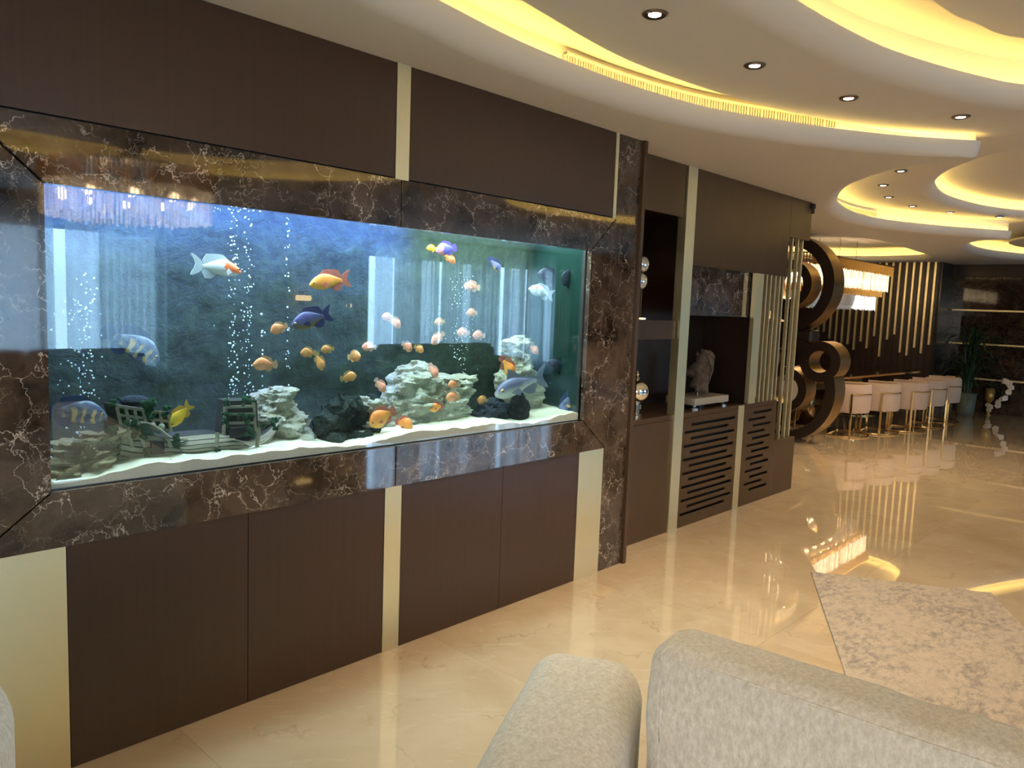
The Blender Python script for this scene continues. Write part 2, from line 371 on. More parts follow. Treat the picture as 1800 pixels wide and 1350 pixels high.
# ================================================================== STRUCTURE: floor with slabs
WYL = 2.70       # face of the aquarium wall
RX0, RX1, RY0, RY1, RZ = -4.0, 15.6, WY, 7.6, 3.05
fl = MB().box(RX0, RX1, RY0, RY1, -0.06, -0.012).build('floor', M['grout']); tag(fl, kind='structure')
TS = 1.2
tile_me = None
nx = int(math.ceil((RX1 - RX0) / TS)) + 1; ny = int(math.ceil((RY1 - RY0) / TS)) + 1
for i in range(nx):
    for j in range(ny):
        x = RX0 + 0.35 + i * TS; y = RY0 + 0.55 + j * TS
        x0, x1 = max(RX0, x - TS + 0.0005), min(RX1, x - 0.0005); y0, y1 = max(RY0, y - TS + 0.0005), min(RY1, y - 0.0005)
        if x1 - x0 < 0.02 or y1 - y0 < 0.02: continue
        if y0 > 3.5 and x1 < 6.0: continue
        full = abs(x1 - x0 - TS + 0.001) < 1e-6 and abs(y1 - y0 - TS + 0.001) < 1e-6
        if full and tile_me:
            link_mesh('tile', tile_me, fl, ((x0 + x1) / 2, (y0 + y1) / 2, 0))
        else:
            hx, hy = (x1 - x0) / 2, (y1 - y0) / 2
            t = MB().box(-hx, hx, -hy, hy, -0.012, 0.0).build('tile', M['floor'], fl)
            t.location = ((x0 + x1) / 2, (y0 + y1) / 2, 0)
            if full: tile_me = t.data
# ---- outer walls
def struct(o): return tag(o, kind='structure')
struct(MB().plate([[(RY0 - 0.2, -0.06), (RY1 + 0.2, -0.06), (RY1 + 0.2, RZ), (RY0 - 0.2, RZ)]] + [[(y0, z0), (y0, z1), (y1, z1), (y1, z0)] for (y0, y1, z0, z1) in BWIN], RX0 - 0.18, RX0, YZ).build('wall_back', M['wallpaint']))
for k, (y0, y1, z0, z1) in enumerate(BWIN):
    we = empty('window_%d' % (k + 3), (RX0 - 0.1, (y0 + y1) / 2, z0)); struct(we); fr = MB()
    for q in range(3):
        yq = y0 + (y1 - y0) * q / 2; fr.box(RX0 - 0.14, RX0 - 0.06, yq - 0.035, yq + 0.035, z0, z1)
    fr.box(RX0 - 0.14, RX0 - 0.06, y0, y1, z0, z0 + 0.06).box(RX0 - 0.14, RX0 - 0.06, y0, y1, z1 - 0.06, z1)
    fr.build('window_frame', M['steel'], we, we.location)
    for q in range(2): MB().box(RX0 - 0.105, RX0 - 0.095, y0 + (y1 - y0) * q / 2 + 0.035, y0 + (y1 - y0) * (q + 1) / 2 - 0.035, z0 + 0.06, z1 - 0.06).build('pane', M['warmtint'], we, we.location)
# window wall (behind the camera, seen in the reflections)
holes = [[(x0, z0), (x1, z0), (x1, z1), (x0, z1)] for (x0, x1, z0, z1) in WIN]
ww = MB().plate([[(RX0, -0.06), (RX1, -0.06), (RX1, RZ), (RX0, RZ)]] + [h[::-1] for h in holes], WY - 0.18, WY, XZ).build('wall_right', M['wallpaint']); struct(ww)
for k, (x0, x1, z0, z1) in enumerate(WIN):
    we = empty('window_%d' % (k + 1), ((x0 + x1) / 2, WY - 0.1, z0)); struct(we)
    fr = MB(); n = 3 if k == 0 else 4
    for q in range(n + 1):
        xx = x0 + (x1 - x0) * q / n; fr.box(xx - 0.035, xx + 0.035, WY - 0.14, WY - 0.06, z0, z1)
    fr.box(x0, x1, WY - 0.14, WY - 0.06, z0, z0 + 0.06); fr.box(x0, x1, WY - 0.14, WY - 0.06, z1 - 0.06, z1)
    fr.build('window_frame', M['steel'], we, we.location)
    for q in range(n):
        xa = x0 + (x1 - x0) * q / n + 0.035; xb = x0 + (x1 - x0) * (q + 1) / n - 0.035
        MB().box(xa, xb, WY - 0.105, WY - 0.095, z0 + 0.06, z1 - 0.06).build('pane', M['winglass'], we, we.location)
# far walls
far = MB().box(RX1, RX1 + 0.2, RY0 - 0.2, 3.86, -0.06, RZ).build('wall_far', M['marblefar']); struct(far)
struct(MB().box(14.8, RX1 + 0.2, 3.86, RY1 + 0.2, -0.06, RZ).build('wall_dining', M['wooddark']))
struct(MB().box(6.0, 15.8, RY1, RY1 + 0.2, -0.06, RZ).build('wall_left', M['wooddark']))
struct(MB().box(RX0, 5.98, 3.42, RY1 + 0.2, -0.06, RZ).build('wall_behind_aquarium', M['wallpaint']))

# ================================================================== CEILING
L_pts = [(-4.0, 1.35), (-2.5, 1.6), (-1, 1.82), (0.2, 1.99), (1.1, 2.12), (1.88, 2.24), (2.45, 2.31), (3.02, 2.31), (3.45, 2.27), (3.91, 2.17), (4.51, 1.91), (4.97, 1.64),
         (5.26, 1.41), (5.40, 1.285), (5.455, 1.27), (5.46, 1.33), (5.49, 1.50), (5.66, 1.76), (5.90, 2.02), (6.22, 2.29), (6.6, 2.51), (7.0, 2.70), (7.5, 2.90), (8.1, 3.03), (8.65, 3.06),
         (9.26, 2.96), (10.06, 2.61), (10.6, 2.27), (10.84, 2.12), (10.92, 2.13), (10.93, 2.24), (11.1, 2.47), (11.6, 2.70), (12.2, 2.86), (12.8, 2.93), (13.4, 2.90), (13.9, 2.79), (14.5, 2.58), (15.1, 2.33), (15.6, 2.1)]
LC = catmull(L_pts, 7)
def normals2(C, closed=False):
    out = []; n = len(C)
    for i in range(n):
        a = C[(i - 1) % n] if closed or i > 0 else C[i]; b = C[(i + 1) % n] if closed or i + 1 < n else C[i]
        d = Vector((b[0] - a[0], b[1] - a[1])); d.normalize(); out.append(Vector((d.y, -d.x)))   # right-hand side
    return out
def sweep2(mb, C, N, prof, S=None, closed=False):
    n = len(C); m = len(prof); vs_ = []
    for i in range(n):
        s_ = S[i] if S else 1.0
        for (o, z) in prof:
            vs_.append((C[i][0] + N[i].x * o * s_, C[i][1] + N[i].y * o * s_, z))
    fs = []
    for i in range(n if closed else n - 1):
        j = (i + 1) % n
        for k in range(m - 1): fs.append((i * m + k, j * m + k, j * m + k + 1, i * m + k + 1))
    mb.add(vs_, fs)
def bull(z0, w=0.10, h=0.085, n=7, up=0.012, ledge=0.13):
    p = []
    for i in range(n + 1):
        a = math.pi / 2 * i / n
        p.append((-w + w * math.sin(a), z0 + h - h * math.cos(a)))
    zt = z0 + h + up
    p += [(0, zt), (-0.018, zt), (-0.018, z0 + h), (-ledge, z0 + h)]
    return p, z0 + h
def taper(C, tips):
    S = []
    for c in C:
        d = min((Vector(c) - Vector(t)).length for t in tips); S.append(min(1.0, 0.30 + d * 1.15))
    return S
LN = normals2(LC); LS = taper(LC, [(5.455, 1.27), (10.92, 2.13)])
ZA, ZC, ZB, ZD = 2.60, 2.82, 2.735, 3.0
pf, led_z = bull(ZA)
dine = catmull([(10.0, 4.15), (10.28, 3.66), (11.2, 3.60), (12.4, 3.66), (13.5, 3.74), (14.15, 3.95), (14.42, 4.45), (14.35, 5.2), (13.5, 6.0), (11.8, 6.3), (10.4, 5.7), (10.0, 4.9)], 6, True)
# orientation: the open side must be on the right-hand side -> dining loop has to run so that its inside is right (clockwise)
def area2(C): return sum(C[i][0] * C[(i + 1) % len(C)][1] - C[(i + 1) % len(C)][0] * C[i][1] for i in range(len(C))) / 2
if area2(dine) > 0: dine.reverse()
DN = normals2(dine, True)
soff = MB()
inner = [(LC[i][0] - LN[i].x * 0.10 * LS[i], LC[i][1] - LN[i].y * 0.10 * LS[i]) for i in range(len(LC))]
dout = [(dine[i][0] - DN[i].x * 0.10, dine[i][1] - DN[i].y * 0.10) for i in range(len(dine))]
soff.flat([inner + [(RX1, RY1), (RX0, RY1)], dout], ZA)
sweep2(soff, LC, LN, pf, LS); sweep2(soff, dine, DN, pf, None, True)
sf = soff.build('ceiling_soffit', M['paint'], normals=False); tag(sf, kind='structure')
smooth_angle(sf, 50)
fa = MB(); sweep2(fa, LC, LN, [(-0.13, led_z), (-0.13, ZC + 0.01)], LS); sweep2(fa, dine, DN, [(-0.13, led_z), (-0.13, ZC + 0.01)], None, True)
struct(fa.build('trim_1', M['paint'], smooth=True))
# panel B with the first big cove
h1 = catmull([(2.1, 1.40), (3.0, 1.395), (3.66, 1.33), (4.06, 1.235), (4.45, 1.10), (4.8, 0.93), (5.08, 0.6), (5.2, 0.0), (5.0, -1.2), (4.2, -2.3), (2.7, -2.9), (1.0, -2.6), (0.1, -1.6), (-0.2, -0.3), (0.25, 0.75), (1.15, 1.25)], 6, True)
if area2(h1) > 0: h1.reverse()
H1N = normals2(h1, True)
bed = catmull([(-4, 1.05), (-1, 1.55), (0.5, 1.82), (1.4, 1.97), (2.2, 2.08), (2.8, 2.155), (3.2, 2.155), (3.74, 2.09), (4.15, 2.0), (4.57, 1.87), (5.04, 1.67), (5.4, 1.43), (5.72, 1.12), (5.93, 0.7), (6.0, 0.0), (5.8, -1.5), (4.6, -3.2), (2.5, -4.0), (-1, -4.2), (-4, -4.2)], 6)
pfB, ledB = bull(ZB, 0.115, 0.085)
pb = MB(); ho = [(h1[i][0] - H1N[i].x * 0.115, h1[i][1] - H1N[i].y * 0.115) for i in range(len(h1))]
pb.flat([bed, ho], ZB); sweep2(pb, h1, H1N, pfB, None, True)
bn = normals2(bed)
sweep2(pb, bed, bn, [(0, ZB), (0, ZB + 0.04)])
o = pb.build('ceiling_panel', M['paint'], normals=False); struct(o); smooth_angle(o, 50)
fa = MB(); sweep2(fa, h1, H1N, [(-0.13, ledB), (-0.13, ZD + 0.01)], None, True); struct(fa.build('trim_2', M['paint'], smooth=True))
# plane C with two coves
h2 = catmull([(6.40, 0.75), (6.62, 1.36), (6.84, 1.60), (7.15, 1.83), (7.58, 2.05), (8.05, 2.22), (8.61, 2.33), (9.15, 2.36), (9.83, 2.28), (10.33, 2.13), (10.63, 1.96), (11.15, 1.5), (11.5, 0.7), (11.3, -0.6), (10, -1.6), (8, -1.9), (6.7, -1.1)], 6, True)
if area2(h2) > 0: h2.reverse()
H2N = normals2(h2, True)
pfC, ledC = bull(ZC, 0.10, 0.075)
hc1 = [(h1[i][0] - H1N[i].x * 0.14, h1[i][1] - H1N[i].y * 0.14) for i in range(len(h1))]
hc2 = [(h2[i][0] - H2N[i].x * 0.10, h2[i][1] - H2N[i].y * 0.10) for i in range(len(h2))]
pc = MB(); pc.flat([[(RX0, RY0), (RX1, RY0), (RX1, RY1), (RX0, RY1)], hc1, hc2], ZC); sweep2(pc, h2, H2N, pfC, None, True)
o = pc.build('ceiling_upper', M['paint'], normals=False); struct(o); smooth_angle(o, 50)
fa = MB(); sweep2(fa, h2, H2N, [(-0.13, ledC), (-0.13, ZD + 0.01)], None, True); struct(fa.build('trim_3', M['paint'], smooth=True))
struct(MB().box(RX0, RX1, RY0, RY1, ZD, RZ + 0.1).build('ceiling', M['paint']))
# hanging discs
disc1 = catmull([(3.0, 1.10), (3.71, 1.045), (3.95, 0.99), (4.3, 0.86), (4.62, 0.4), (4.6, -0.5), (4.1, -1.6), (2.8, -2.3), (1.4, -2.1), (0.6, -1.2), (0.45, -0.1), (1.0, 0.75), (1.9, 1.08)], 6, True)
struct(MB().plate([disc1], 2.915, 2.94, XY).build('ceiling_disc', M['paint']))
disc3 = catmull([(11.9, 1.7), (12.35, 2.25), (12.9, 2.52), (13.5, 2.55), (14.2, 2.38), (15.0, 2.02), (15.55, 1.6), (15.5, -2), (13, -2.5), (12, -1), (11.75, 0.5)], 6, True)
struct(MB().plate([disc3], 2.74, 2.765, XY).build('ceiling_disc', M['paint']))
# LED strips on the ledges (each hidden behind its own lip)
def led(C, N, z, S=None, closed=False, o0=-0.055, o1=-0.075):
    mb = MB(); sweep2(mb, C, N, [(o0, z + 0.003), (o0, z + 0.008), (o1, z + 0.008), (o1, z + 0.003)], S, closed)
    o = mb.build('led_strip', M['led'], normals=False); return o
leds = [(LC[:int(len(LC) * 0.38)], LN[:int(len(LC) * 0.38)], led_z, LS[:int(len(LC) * 0.38)], False, 'warm LED strip along the cove above the aquarium wall'),
        (LC[int(len(LC) * 0.38):int(len(LC) * 0.745)], LN[int(len(LC) * 0.38):int(len(LC) * 0.745)], led_z, LS[int(len(LC) * 0.38):int(len(LC) * 0.745)], False, 'warm LED strip along the second ceiling cove with the small grille'),
        (LC[int(len(LC) * 0.745):], LN[int(len(LC) * 0.745):], led_z, LS[int(len(LC) * 0.745):], False, 'warm LED strip along the cove lobe before the dark marble wall'),
        (dine, DN, led_z, None, True, 'warm LED strip around the ceiling recess over the dining table'),
        (h1, H1N, ledB, None, True, 'warm LED strip around the large ceiling opening nearest the camera'),
        (h2, H2N, ledC, None, True, 'warm LED strip around the rounded ceiling opening over the walkway')]
for C, N, z, S, cl, lab in leds: tag(led(C, N, z, S, cl), lab, 'light strip', 'cove light strips')

# ================================================================== AQUARIUM WALL
aw = empty('wall_aquarium', (0, WYL, 0)); struct(aw); AO = aw.location
def part(name, mb, mat, parent, bevel=0.0, **kw): return mb.build(name, mat, parent, parent.matrix_world.translation if False else Vector(parent.location), bevel=bevel, **kw)
FX0, FX1, FZ0, FZ1 = 0.525, 3.70, 0.767, 2.117
G = 0.003
def panel(x0, x1, z0, z1, mat='wood', y=WYL, d=0.02): part('panel', MB().box(x0 + G / 2, x1 - G / 2, y, y + d, z0 + G / 2, z1 - G / 2), M[mat], aw)
part('wall_core', MB().box(-2, 3.94, WYL + 0.02, WYL + 0.05, 0, FZ0).box(-2, 3.94, WYL + 0.02, WYL + 0.05, FZ1, 2.6).box(-2, FX0, WYL + 0.02, WYL + 0.05, FZ0, FZ1), M['black'], aw)
for (x0, x1) in ((0.79, 1.422), (1.422, 2.072), (2.168, 2.832), (2.832, 3.46)): panel(x0, x1, 0, FZ0)
for (x0, x1) in ((-1.2, 2.092), (2.168, 3.668)): panel(x0, x1, FZ1 + 0.006, 2.6)
for (x0, x1, z0, z1) in ((0.56, 0.79, 0, FZ0), (2.072, 2.168, 0, FZ0), (3.46, 3.695, 0, FZ0), (2.092, 2.168, FZ1, 2.6), (3.668, 3.70, FZ1, 2.6)):
    part('gold_strip', MB().box(x0 + G / 2, x1 - G / 2, WYL - 0.002, WYL + 0.02, z0, z1), M['gold'], aw)
part('marble_pillar', MB().box(3.703, 3.935, WYL + 0.004, 3.0, 0, 2.6), M['marble'], aw)
part('marble_pillar', MB().box(0.27, 0.522, WYL + 0.004, 3.0, 0, 2.6), M['marble'], aw)
part('panel', MB().box(-1.2, 0.27, WYL + 0.1, WYL + 0.12, 0, FZ1), M['wood'], aw)
part('edge_trim', MB().box(3.937, 3.968, WYL - 0.018, 3.36, 0, 2.6), M['wood2'], aw)

# ---- aquarium: marble surround (mitred slabs), glass, backdrop, hood
aq = empty('aquarium', (2.1, WYL, FZ0)); tag(aq, 'large built-in aquarium with dark marble surround and blue lit water', 'aquarium')
def slab(poly): return part('frame_slab', MB().prism(poly, WYL - 0.008, WYL + 0.018, XZ), M['marble'], aq, 0.003)
g2 = 0.0018
XM = 2.125
slab([(FX0 + g2 * 2, FZ1), (XM - g2, FZ1), (XM - g2, TZ1), (TX0 + g2 * 2, TZ1)])
slab([(XM + g2, FZ1), (FX1 - g2 * 2, FZ1), (TX1 - g2 * 2, TZ1), (XM + g2, TZ1)])
slab([(FX0 + g2 * 2, FZ0), (TX0 + g2 * 2, TZ0), (XM - g2, TZ0), (XM - g2, FZ0)])
slab([(XM + g2, FZ0), (XM + g2, TZ0), (TX1 - g2 * 2, TZ0), (FX1 - g2 * 2, FZ0)])
slab([(FX0, FZ0 + g2 * 2), (FX0, FZ1 - g2 * 2), (TX0, TZ1 - g2 * 2), (TX0, TZ0 + g2 * 2)])
slab([(FX1, FZ0 + g2 * 2), (TX1, TZ0 + g2 * 2), (TX1, TZ1 - g2 * 2), (FX1, FZ1 - g2 * 2)])
part('glass_pane', MB().box(TX0 - 0.02, TX1 + 0.02, TYF, TYF + 0.012, TZ0 - 0.02, TZ1 + 0.02), M['tankglass'], aq)
part('seal', MB().box(TX0 - 0.012, TX0 + 0.006, TYF + 0.012, TYF + 0.028, TZ0, TZ1).box(TX1 - 0.006, TX1 + 0.012, TYF + 0.012, TYF + 0.028, TZ0, TZ1).box(TX0, TX1, TYF + 0.012, TYF + 0.026, TZ0 - 0.012, TZ0 + 0.004), M['silicone'], aq)
MBd = MB(); NXB, NZB = 120, 48
bv = []; bf = []
for i in range(NXB + 1):
    for j in range(NZB + 1):
        x = TX0 - 0.02 + (TX1 - TX0 + 0.04) * i / NXB; z = TZ0 - 0.05 + (TZ1 - TZ0 + 0.2) * j / NZB
        bv.append((x, TYB - 0.012 * (noise.fractal(Vector((x * 5, 0, z * 5)), 1.0, 2.0, 4) + 0.5), z))
for i in range(NXB):
    for j in range(NZB):
        a = i * (NZB + 1) + j; bf.append((a, a + NZB + 1, a + NZB + 2, a + 1))
part('backdrop', MB().add(bv, bf), M['backdrop'], aq, smooth=True)
M['sideglass'] = simple('side_pane', (0.012, 0.035, 0.03, 1), 0.06, IOR=1.6)
part('side_pane', MB().box(TX1, TX1 + 0.012, TYF + 0.012, TYB + 0.02, TZ0 - 0.05, 2.05), M['sideglass'], aq)
part('side_pane', MB().box(TX0 - 0.012, TX0, TYF + 0.012, TYB + 0.02, TZ0 - 0.05, 2.05), M['sideglass'], aq)
part('tank_base', MB().box(TX0 - 0.02, TX1 + 0.02, TYF + 0.012, TYB + 0.02, TZ0 - 0.06, TZ0 - 0.03), M['silicone'], aq)
part('hood', MB().box(TX0 - 0.02, TX1 + 0.02, TYF, TYB + 0.02, 2.05, 2.07).box(TX0 - 0.02, TX1 + 0.02, TYF - 0.0, TYF + 0.012, TZ1 + 0.02, 2.05), M['silicone'], aq)
part('water', MB().add([(TX0, TYF + 0.03, TZ0), (TX1, TYF + 0.03, TZ0), (TX1, TYF + 0.03, TZ1), (TX0, TYF + 0.03, TZ1)], [(0, 1, 2, 3)]), M['water'], aq)
# sand
NXS, NYS = 150, 22
def sand_z(x, y):
    t_ = (y - TYF) / (TYB - TYF)
    b = 0.984 + 0.010 * math.sin(x * 5.3 + 1.0) + 0.008 * math.sin(x * 11 + 2) + 0.03 * t_
    edge = 0.020 * noise.noise(Vector((x * 9, 3, 0))) * (1 - t_)
    return b + edge + 0.005 * noise.noise(Vector((x * 25, y * 25, 0)))
sv = []; sfc = []
for i in range(NXS + 1):
    x = TX0 + 0.002 + (TX1 - TX0 - 0.004) * i / NXS
    sv.append((x, TYF + 0.0125, TZ0 - 0.03))
    for j in range(NYS + 1):
        y = TYF + 0.0125 + (TYB - 0.02 - TYF - 0.0125) * j / NYS; sv.append((x, y, sand_z(x, y)))
W_ = NYS + 2
for i in range(NXS):
    for j in range(W_ - 1): a = i * W_ + j; sfc.append((a, a + W_, a + W_ + 1, a + 1))
sb = MB().add(sv, sfc).build('sand_bed', M['sand'], smooth=False, org=(2.1, 2.9, 0.95)); smooth_angle(sb, 50)
tag(sb, 'pale wavy sand covering the bottom of the aquarium', 'sand', kind='stuff')

# ---- rocks: lofted from rows (py, px left, px right) at depth y, with rough displacement
def rock(name, label, rows, y, mat, depth=0.10, rough=0.16, freq=16, layered=0.0, group=None, cat='rock', n=44, seed=0):
    pr = [(atY(l, py, y), atY(r_, py, y)) for py, l, r_ in rows]
    lv = []
    m = len(pr)
    for i in range(m - 1):
        for k in range(8):
            t = k / 8; lv.append((pr[i][0].lerp(pr[i + 1][0], t), pr[i][1].lerp(pr[i + 1][1], t)))
    lv.append(pr[-1])
    top = lv[0]; vs_ = []; fs = []
    for q, (a, b) in enumerate(lv):
        c = (a + b) / 2; hw = (b.x - a.x) / 2; hd = min(depth, max(hw * 0.85, 0.02))
        for k in range(n):
            an = 2 * math.pi * k / n
            p = Vector((c.x + hw * math.cos(an), y + hd * math.sin(an), c.z))
            d = Vector((math.cos(an), math.sin(an), 0.25))
            f = noise.fractal(p * freq + Vector((seed, seed, 0)), 0.9, 2.1, 5) + 0.6 * (0.5 - abs(noise.noise(p * freq * 0.6 + Vector((seed, 5, 1)))))
            lay = layered * math.sin(c.z * 190 + 5 * noise.noise(p * 7)) if layered else 0
            p += d * ((f * rough * 0.22 + lay) * min(1, hw * 9 + 0.25) * 0.9 + 0.012 * rough * 4 * noise.fractal(p * 45 + Vector((seed, 0, 0)), 1, 2, 3))
            if p.y < TYF + 0.02: p.y = TYF + 0.02
            if p.y > TYB - 0.02: p.y = TYB - 0.02
            vs_.append(p)
    m = len(lv)
    for i in range(m - 1):
        for k in range(n): fs.append((i * n + k, i * n + (k + 1) % n, (i + 1) * n + (k + 1) % n, (i + 1) * n + k))
    fs += [tuple(range(n)), tuple((m - 1) * n + k for k in range(n - 1, -1, -1))]
    mb = MB().add(vs_, fs)
    return mb, (lv[-1][0] + lv[-1][1]) / 2
def rock_obj(name, label, parts_, mat, group=None, cat='rock'):
    mb = MB(); org = None
    for p in parts_:
        b, c = rock(name, label, p[0], p[1], mat, **p[2]); mb.add(b.v, b.f); org = org or Vector((c.x, p[1], c.z))
    o = mb.build(name, M[mat], org=org); smooth_angle(o, 38); tag(o, label, cat, group); return o
RG = 'rocks on the aquarium sand'
rock_obj('layered_rock', 'tan layered rock in the left corner of the aquarium', [([(762, 155, 190), (774, 135, 206), (790, 110, 205), (808, 84, 196), (824, 70, 190), (842, 66, 180)], 2.88, dict(depth=0.09, rough=0.45, freq=20, layered=0.014, seed=1))], 'rocktan', RG)
rock_obj('boulder', 'humped cream boulder standing behind the bow of the shipwreck', [([(681, 478, 488), (686, 466, 502), (690, 461, 507), (702, 458, 508), (716, 450, 510), (735, 446, 524), (755, 444, 538), (775, 442, 550), (800, 438, 552)], 3.0, dict(depth=0.10, rough=0.30, freq=13, seed=4))], 'rockcream', RG)
rock_obj('twin_peak_rock', 'large white rock with two peaks and painted crevice shade in mid aquarium', [
    ([(634, 728, 737), (642, 720, 746), (650, 713, 753), (668, 696, 764), (690, 680, 776), (715, 660, 780), (740, 648, 782), (775, 640, 782)], 2.99, dict(depth=0.10, rough=0.22, freq=20, seed=8)),
    ([(662, 775, 824), (670, 768, 826), (682, 764, 822), (700, 760, 816), (722, 752, 812), (745, 745, 812), (768, 738, 808)], 2.99, dict(depth=0.09, rough=0.22, freq=20, seed=9)),
    ([(696, 634, 652), (706, 630, 668), (722, 634, 682), (745, 640, 690), (770, 640, 700)], 2.97, dict(depth=0.07, rough=0.30, seed=12))], 'rockwhite', RG)
rock_obj('spire_rock', 'tall narrow pale rock spire near the right end of the aquarium', [([(590, 908, 914), (597, 900, 921), (603, 894, 926), (615, 890, 928), (630, 896, 926), (645, 888, 930), (665, 878, 936), (685, 880, 942), (705, 896, 946), (720, 912, 948), (740, 918, 954)], 3.0, dict(depth=0.07, rough=0.22, seed=15))], 'rockwhite', RG)
rock_obj('slate_rock', 'dark blue slate rock at the foot of the pale spire', [([(700, 864, 870), (712, 846, 884), (724, 834, 896), (748, 832, 902)], 2.92, dict(depth=0.06, rough=0.25, seed=18))], 'rockblue', RG)
rock_obj('jet_rock', 'small jet black pointed stone leaning before the pale spire', [([(690, 908, 917), (700, 904, 922), (715, 898, 926), (738, 896, 928)], 2.86, dict(depth=0.04, rough=0.12, seed=21))], 'rockjet', RG)
rock_obj('coral_chunk', 'flat whitish coral chunk lying on the sand before the shipwreck', [([(800, 285, 312), (806, 272, 322), (814, 264, 326), (824, 262, 326)], 2.83, dict(depth=0.04, rough=0.25, freq=30, seed=25))], 'rockcream', RG)
# driftwood: twisted dark tubes
def drift():
    mb = MB(); y = 2.90
    paths = [[(562, 768), (575, 745), (590, 726), (612, 712), (628, 716)], [(585, 772), (610, 752), (632, 735), (650, 712), (656, 704)], [(572, 772), (602, 772), (650, 768), (662, 758)], [(572, 755), (590, 738), (600, 716), (606, 706)], [(630, 760), (648, 745), (658, 730)]]
    rad = [0.060, 0.034, 0.040, 0.055, 0.022]
    for q, (ps, rr) in enumerate(zip(paths, rad)):
        cc = catmull(ps, 7); P3 = []
        for k, (a, b) in enumerate(cc):
            p = atY(a, b, y + 0.05 * math.sin(q * 2.1) + 0.02 * math.sin(k * 0.7 + q)); P3.append(p)
        t = MB().tube(P3, [rr * (1 - 0.45 * k / len(cc)) for k in range(len(cc))], 12)
        for v in t.v:
            v += Vector((noise.noise(v * 40), noise.noise(v * 40 + Vector((9, 0, 0))), noise.noise(v * 40 + Vector((0, 9, 0))))) * rr * 0.75
        mb.add(t.v, t.f)
    o = mb.build('driftwood', M['rockblack'], org=atY(605, 772, y), smooth=True); tag(o, 'gnarled black mossy driftwood between the boulder and the white rock', 'driftwood')
drift()
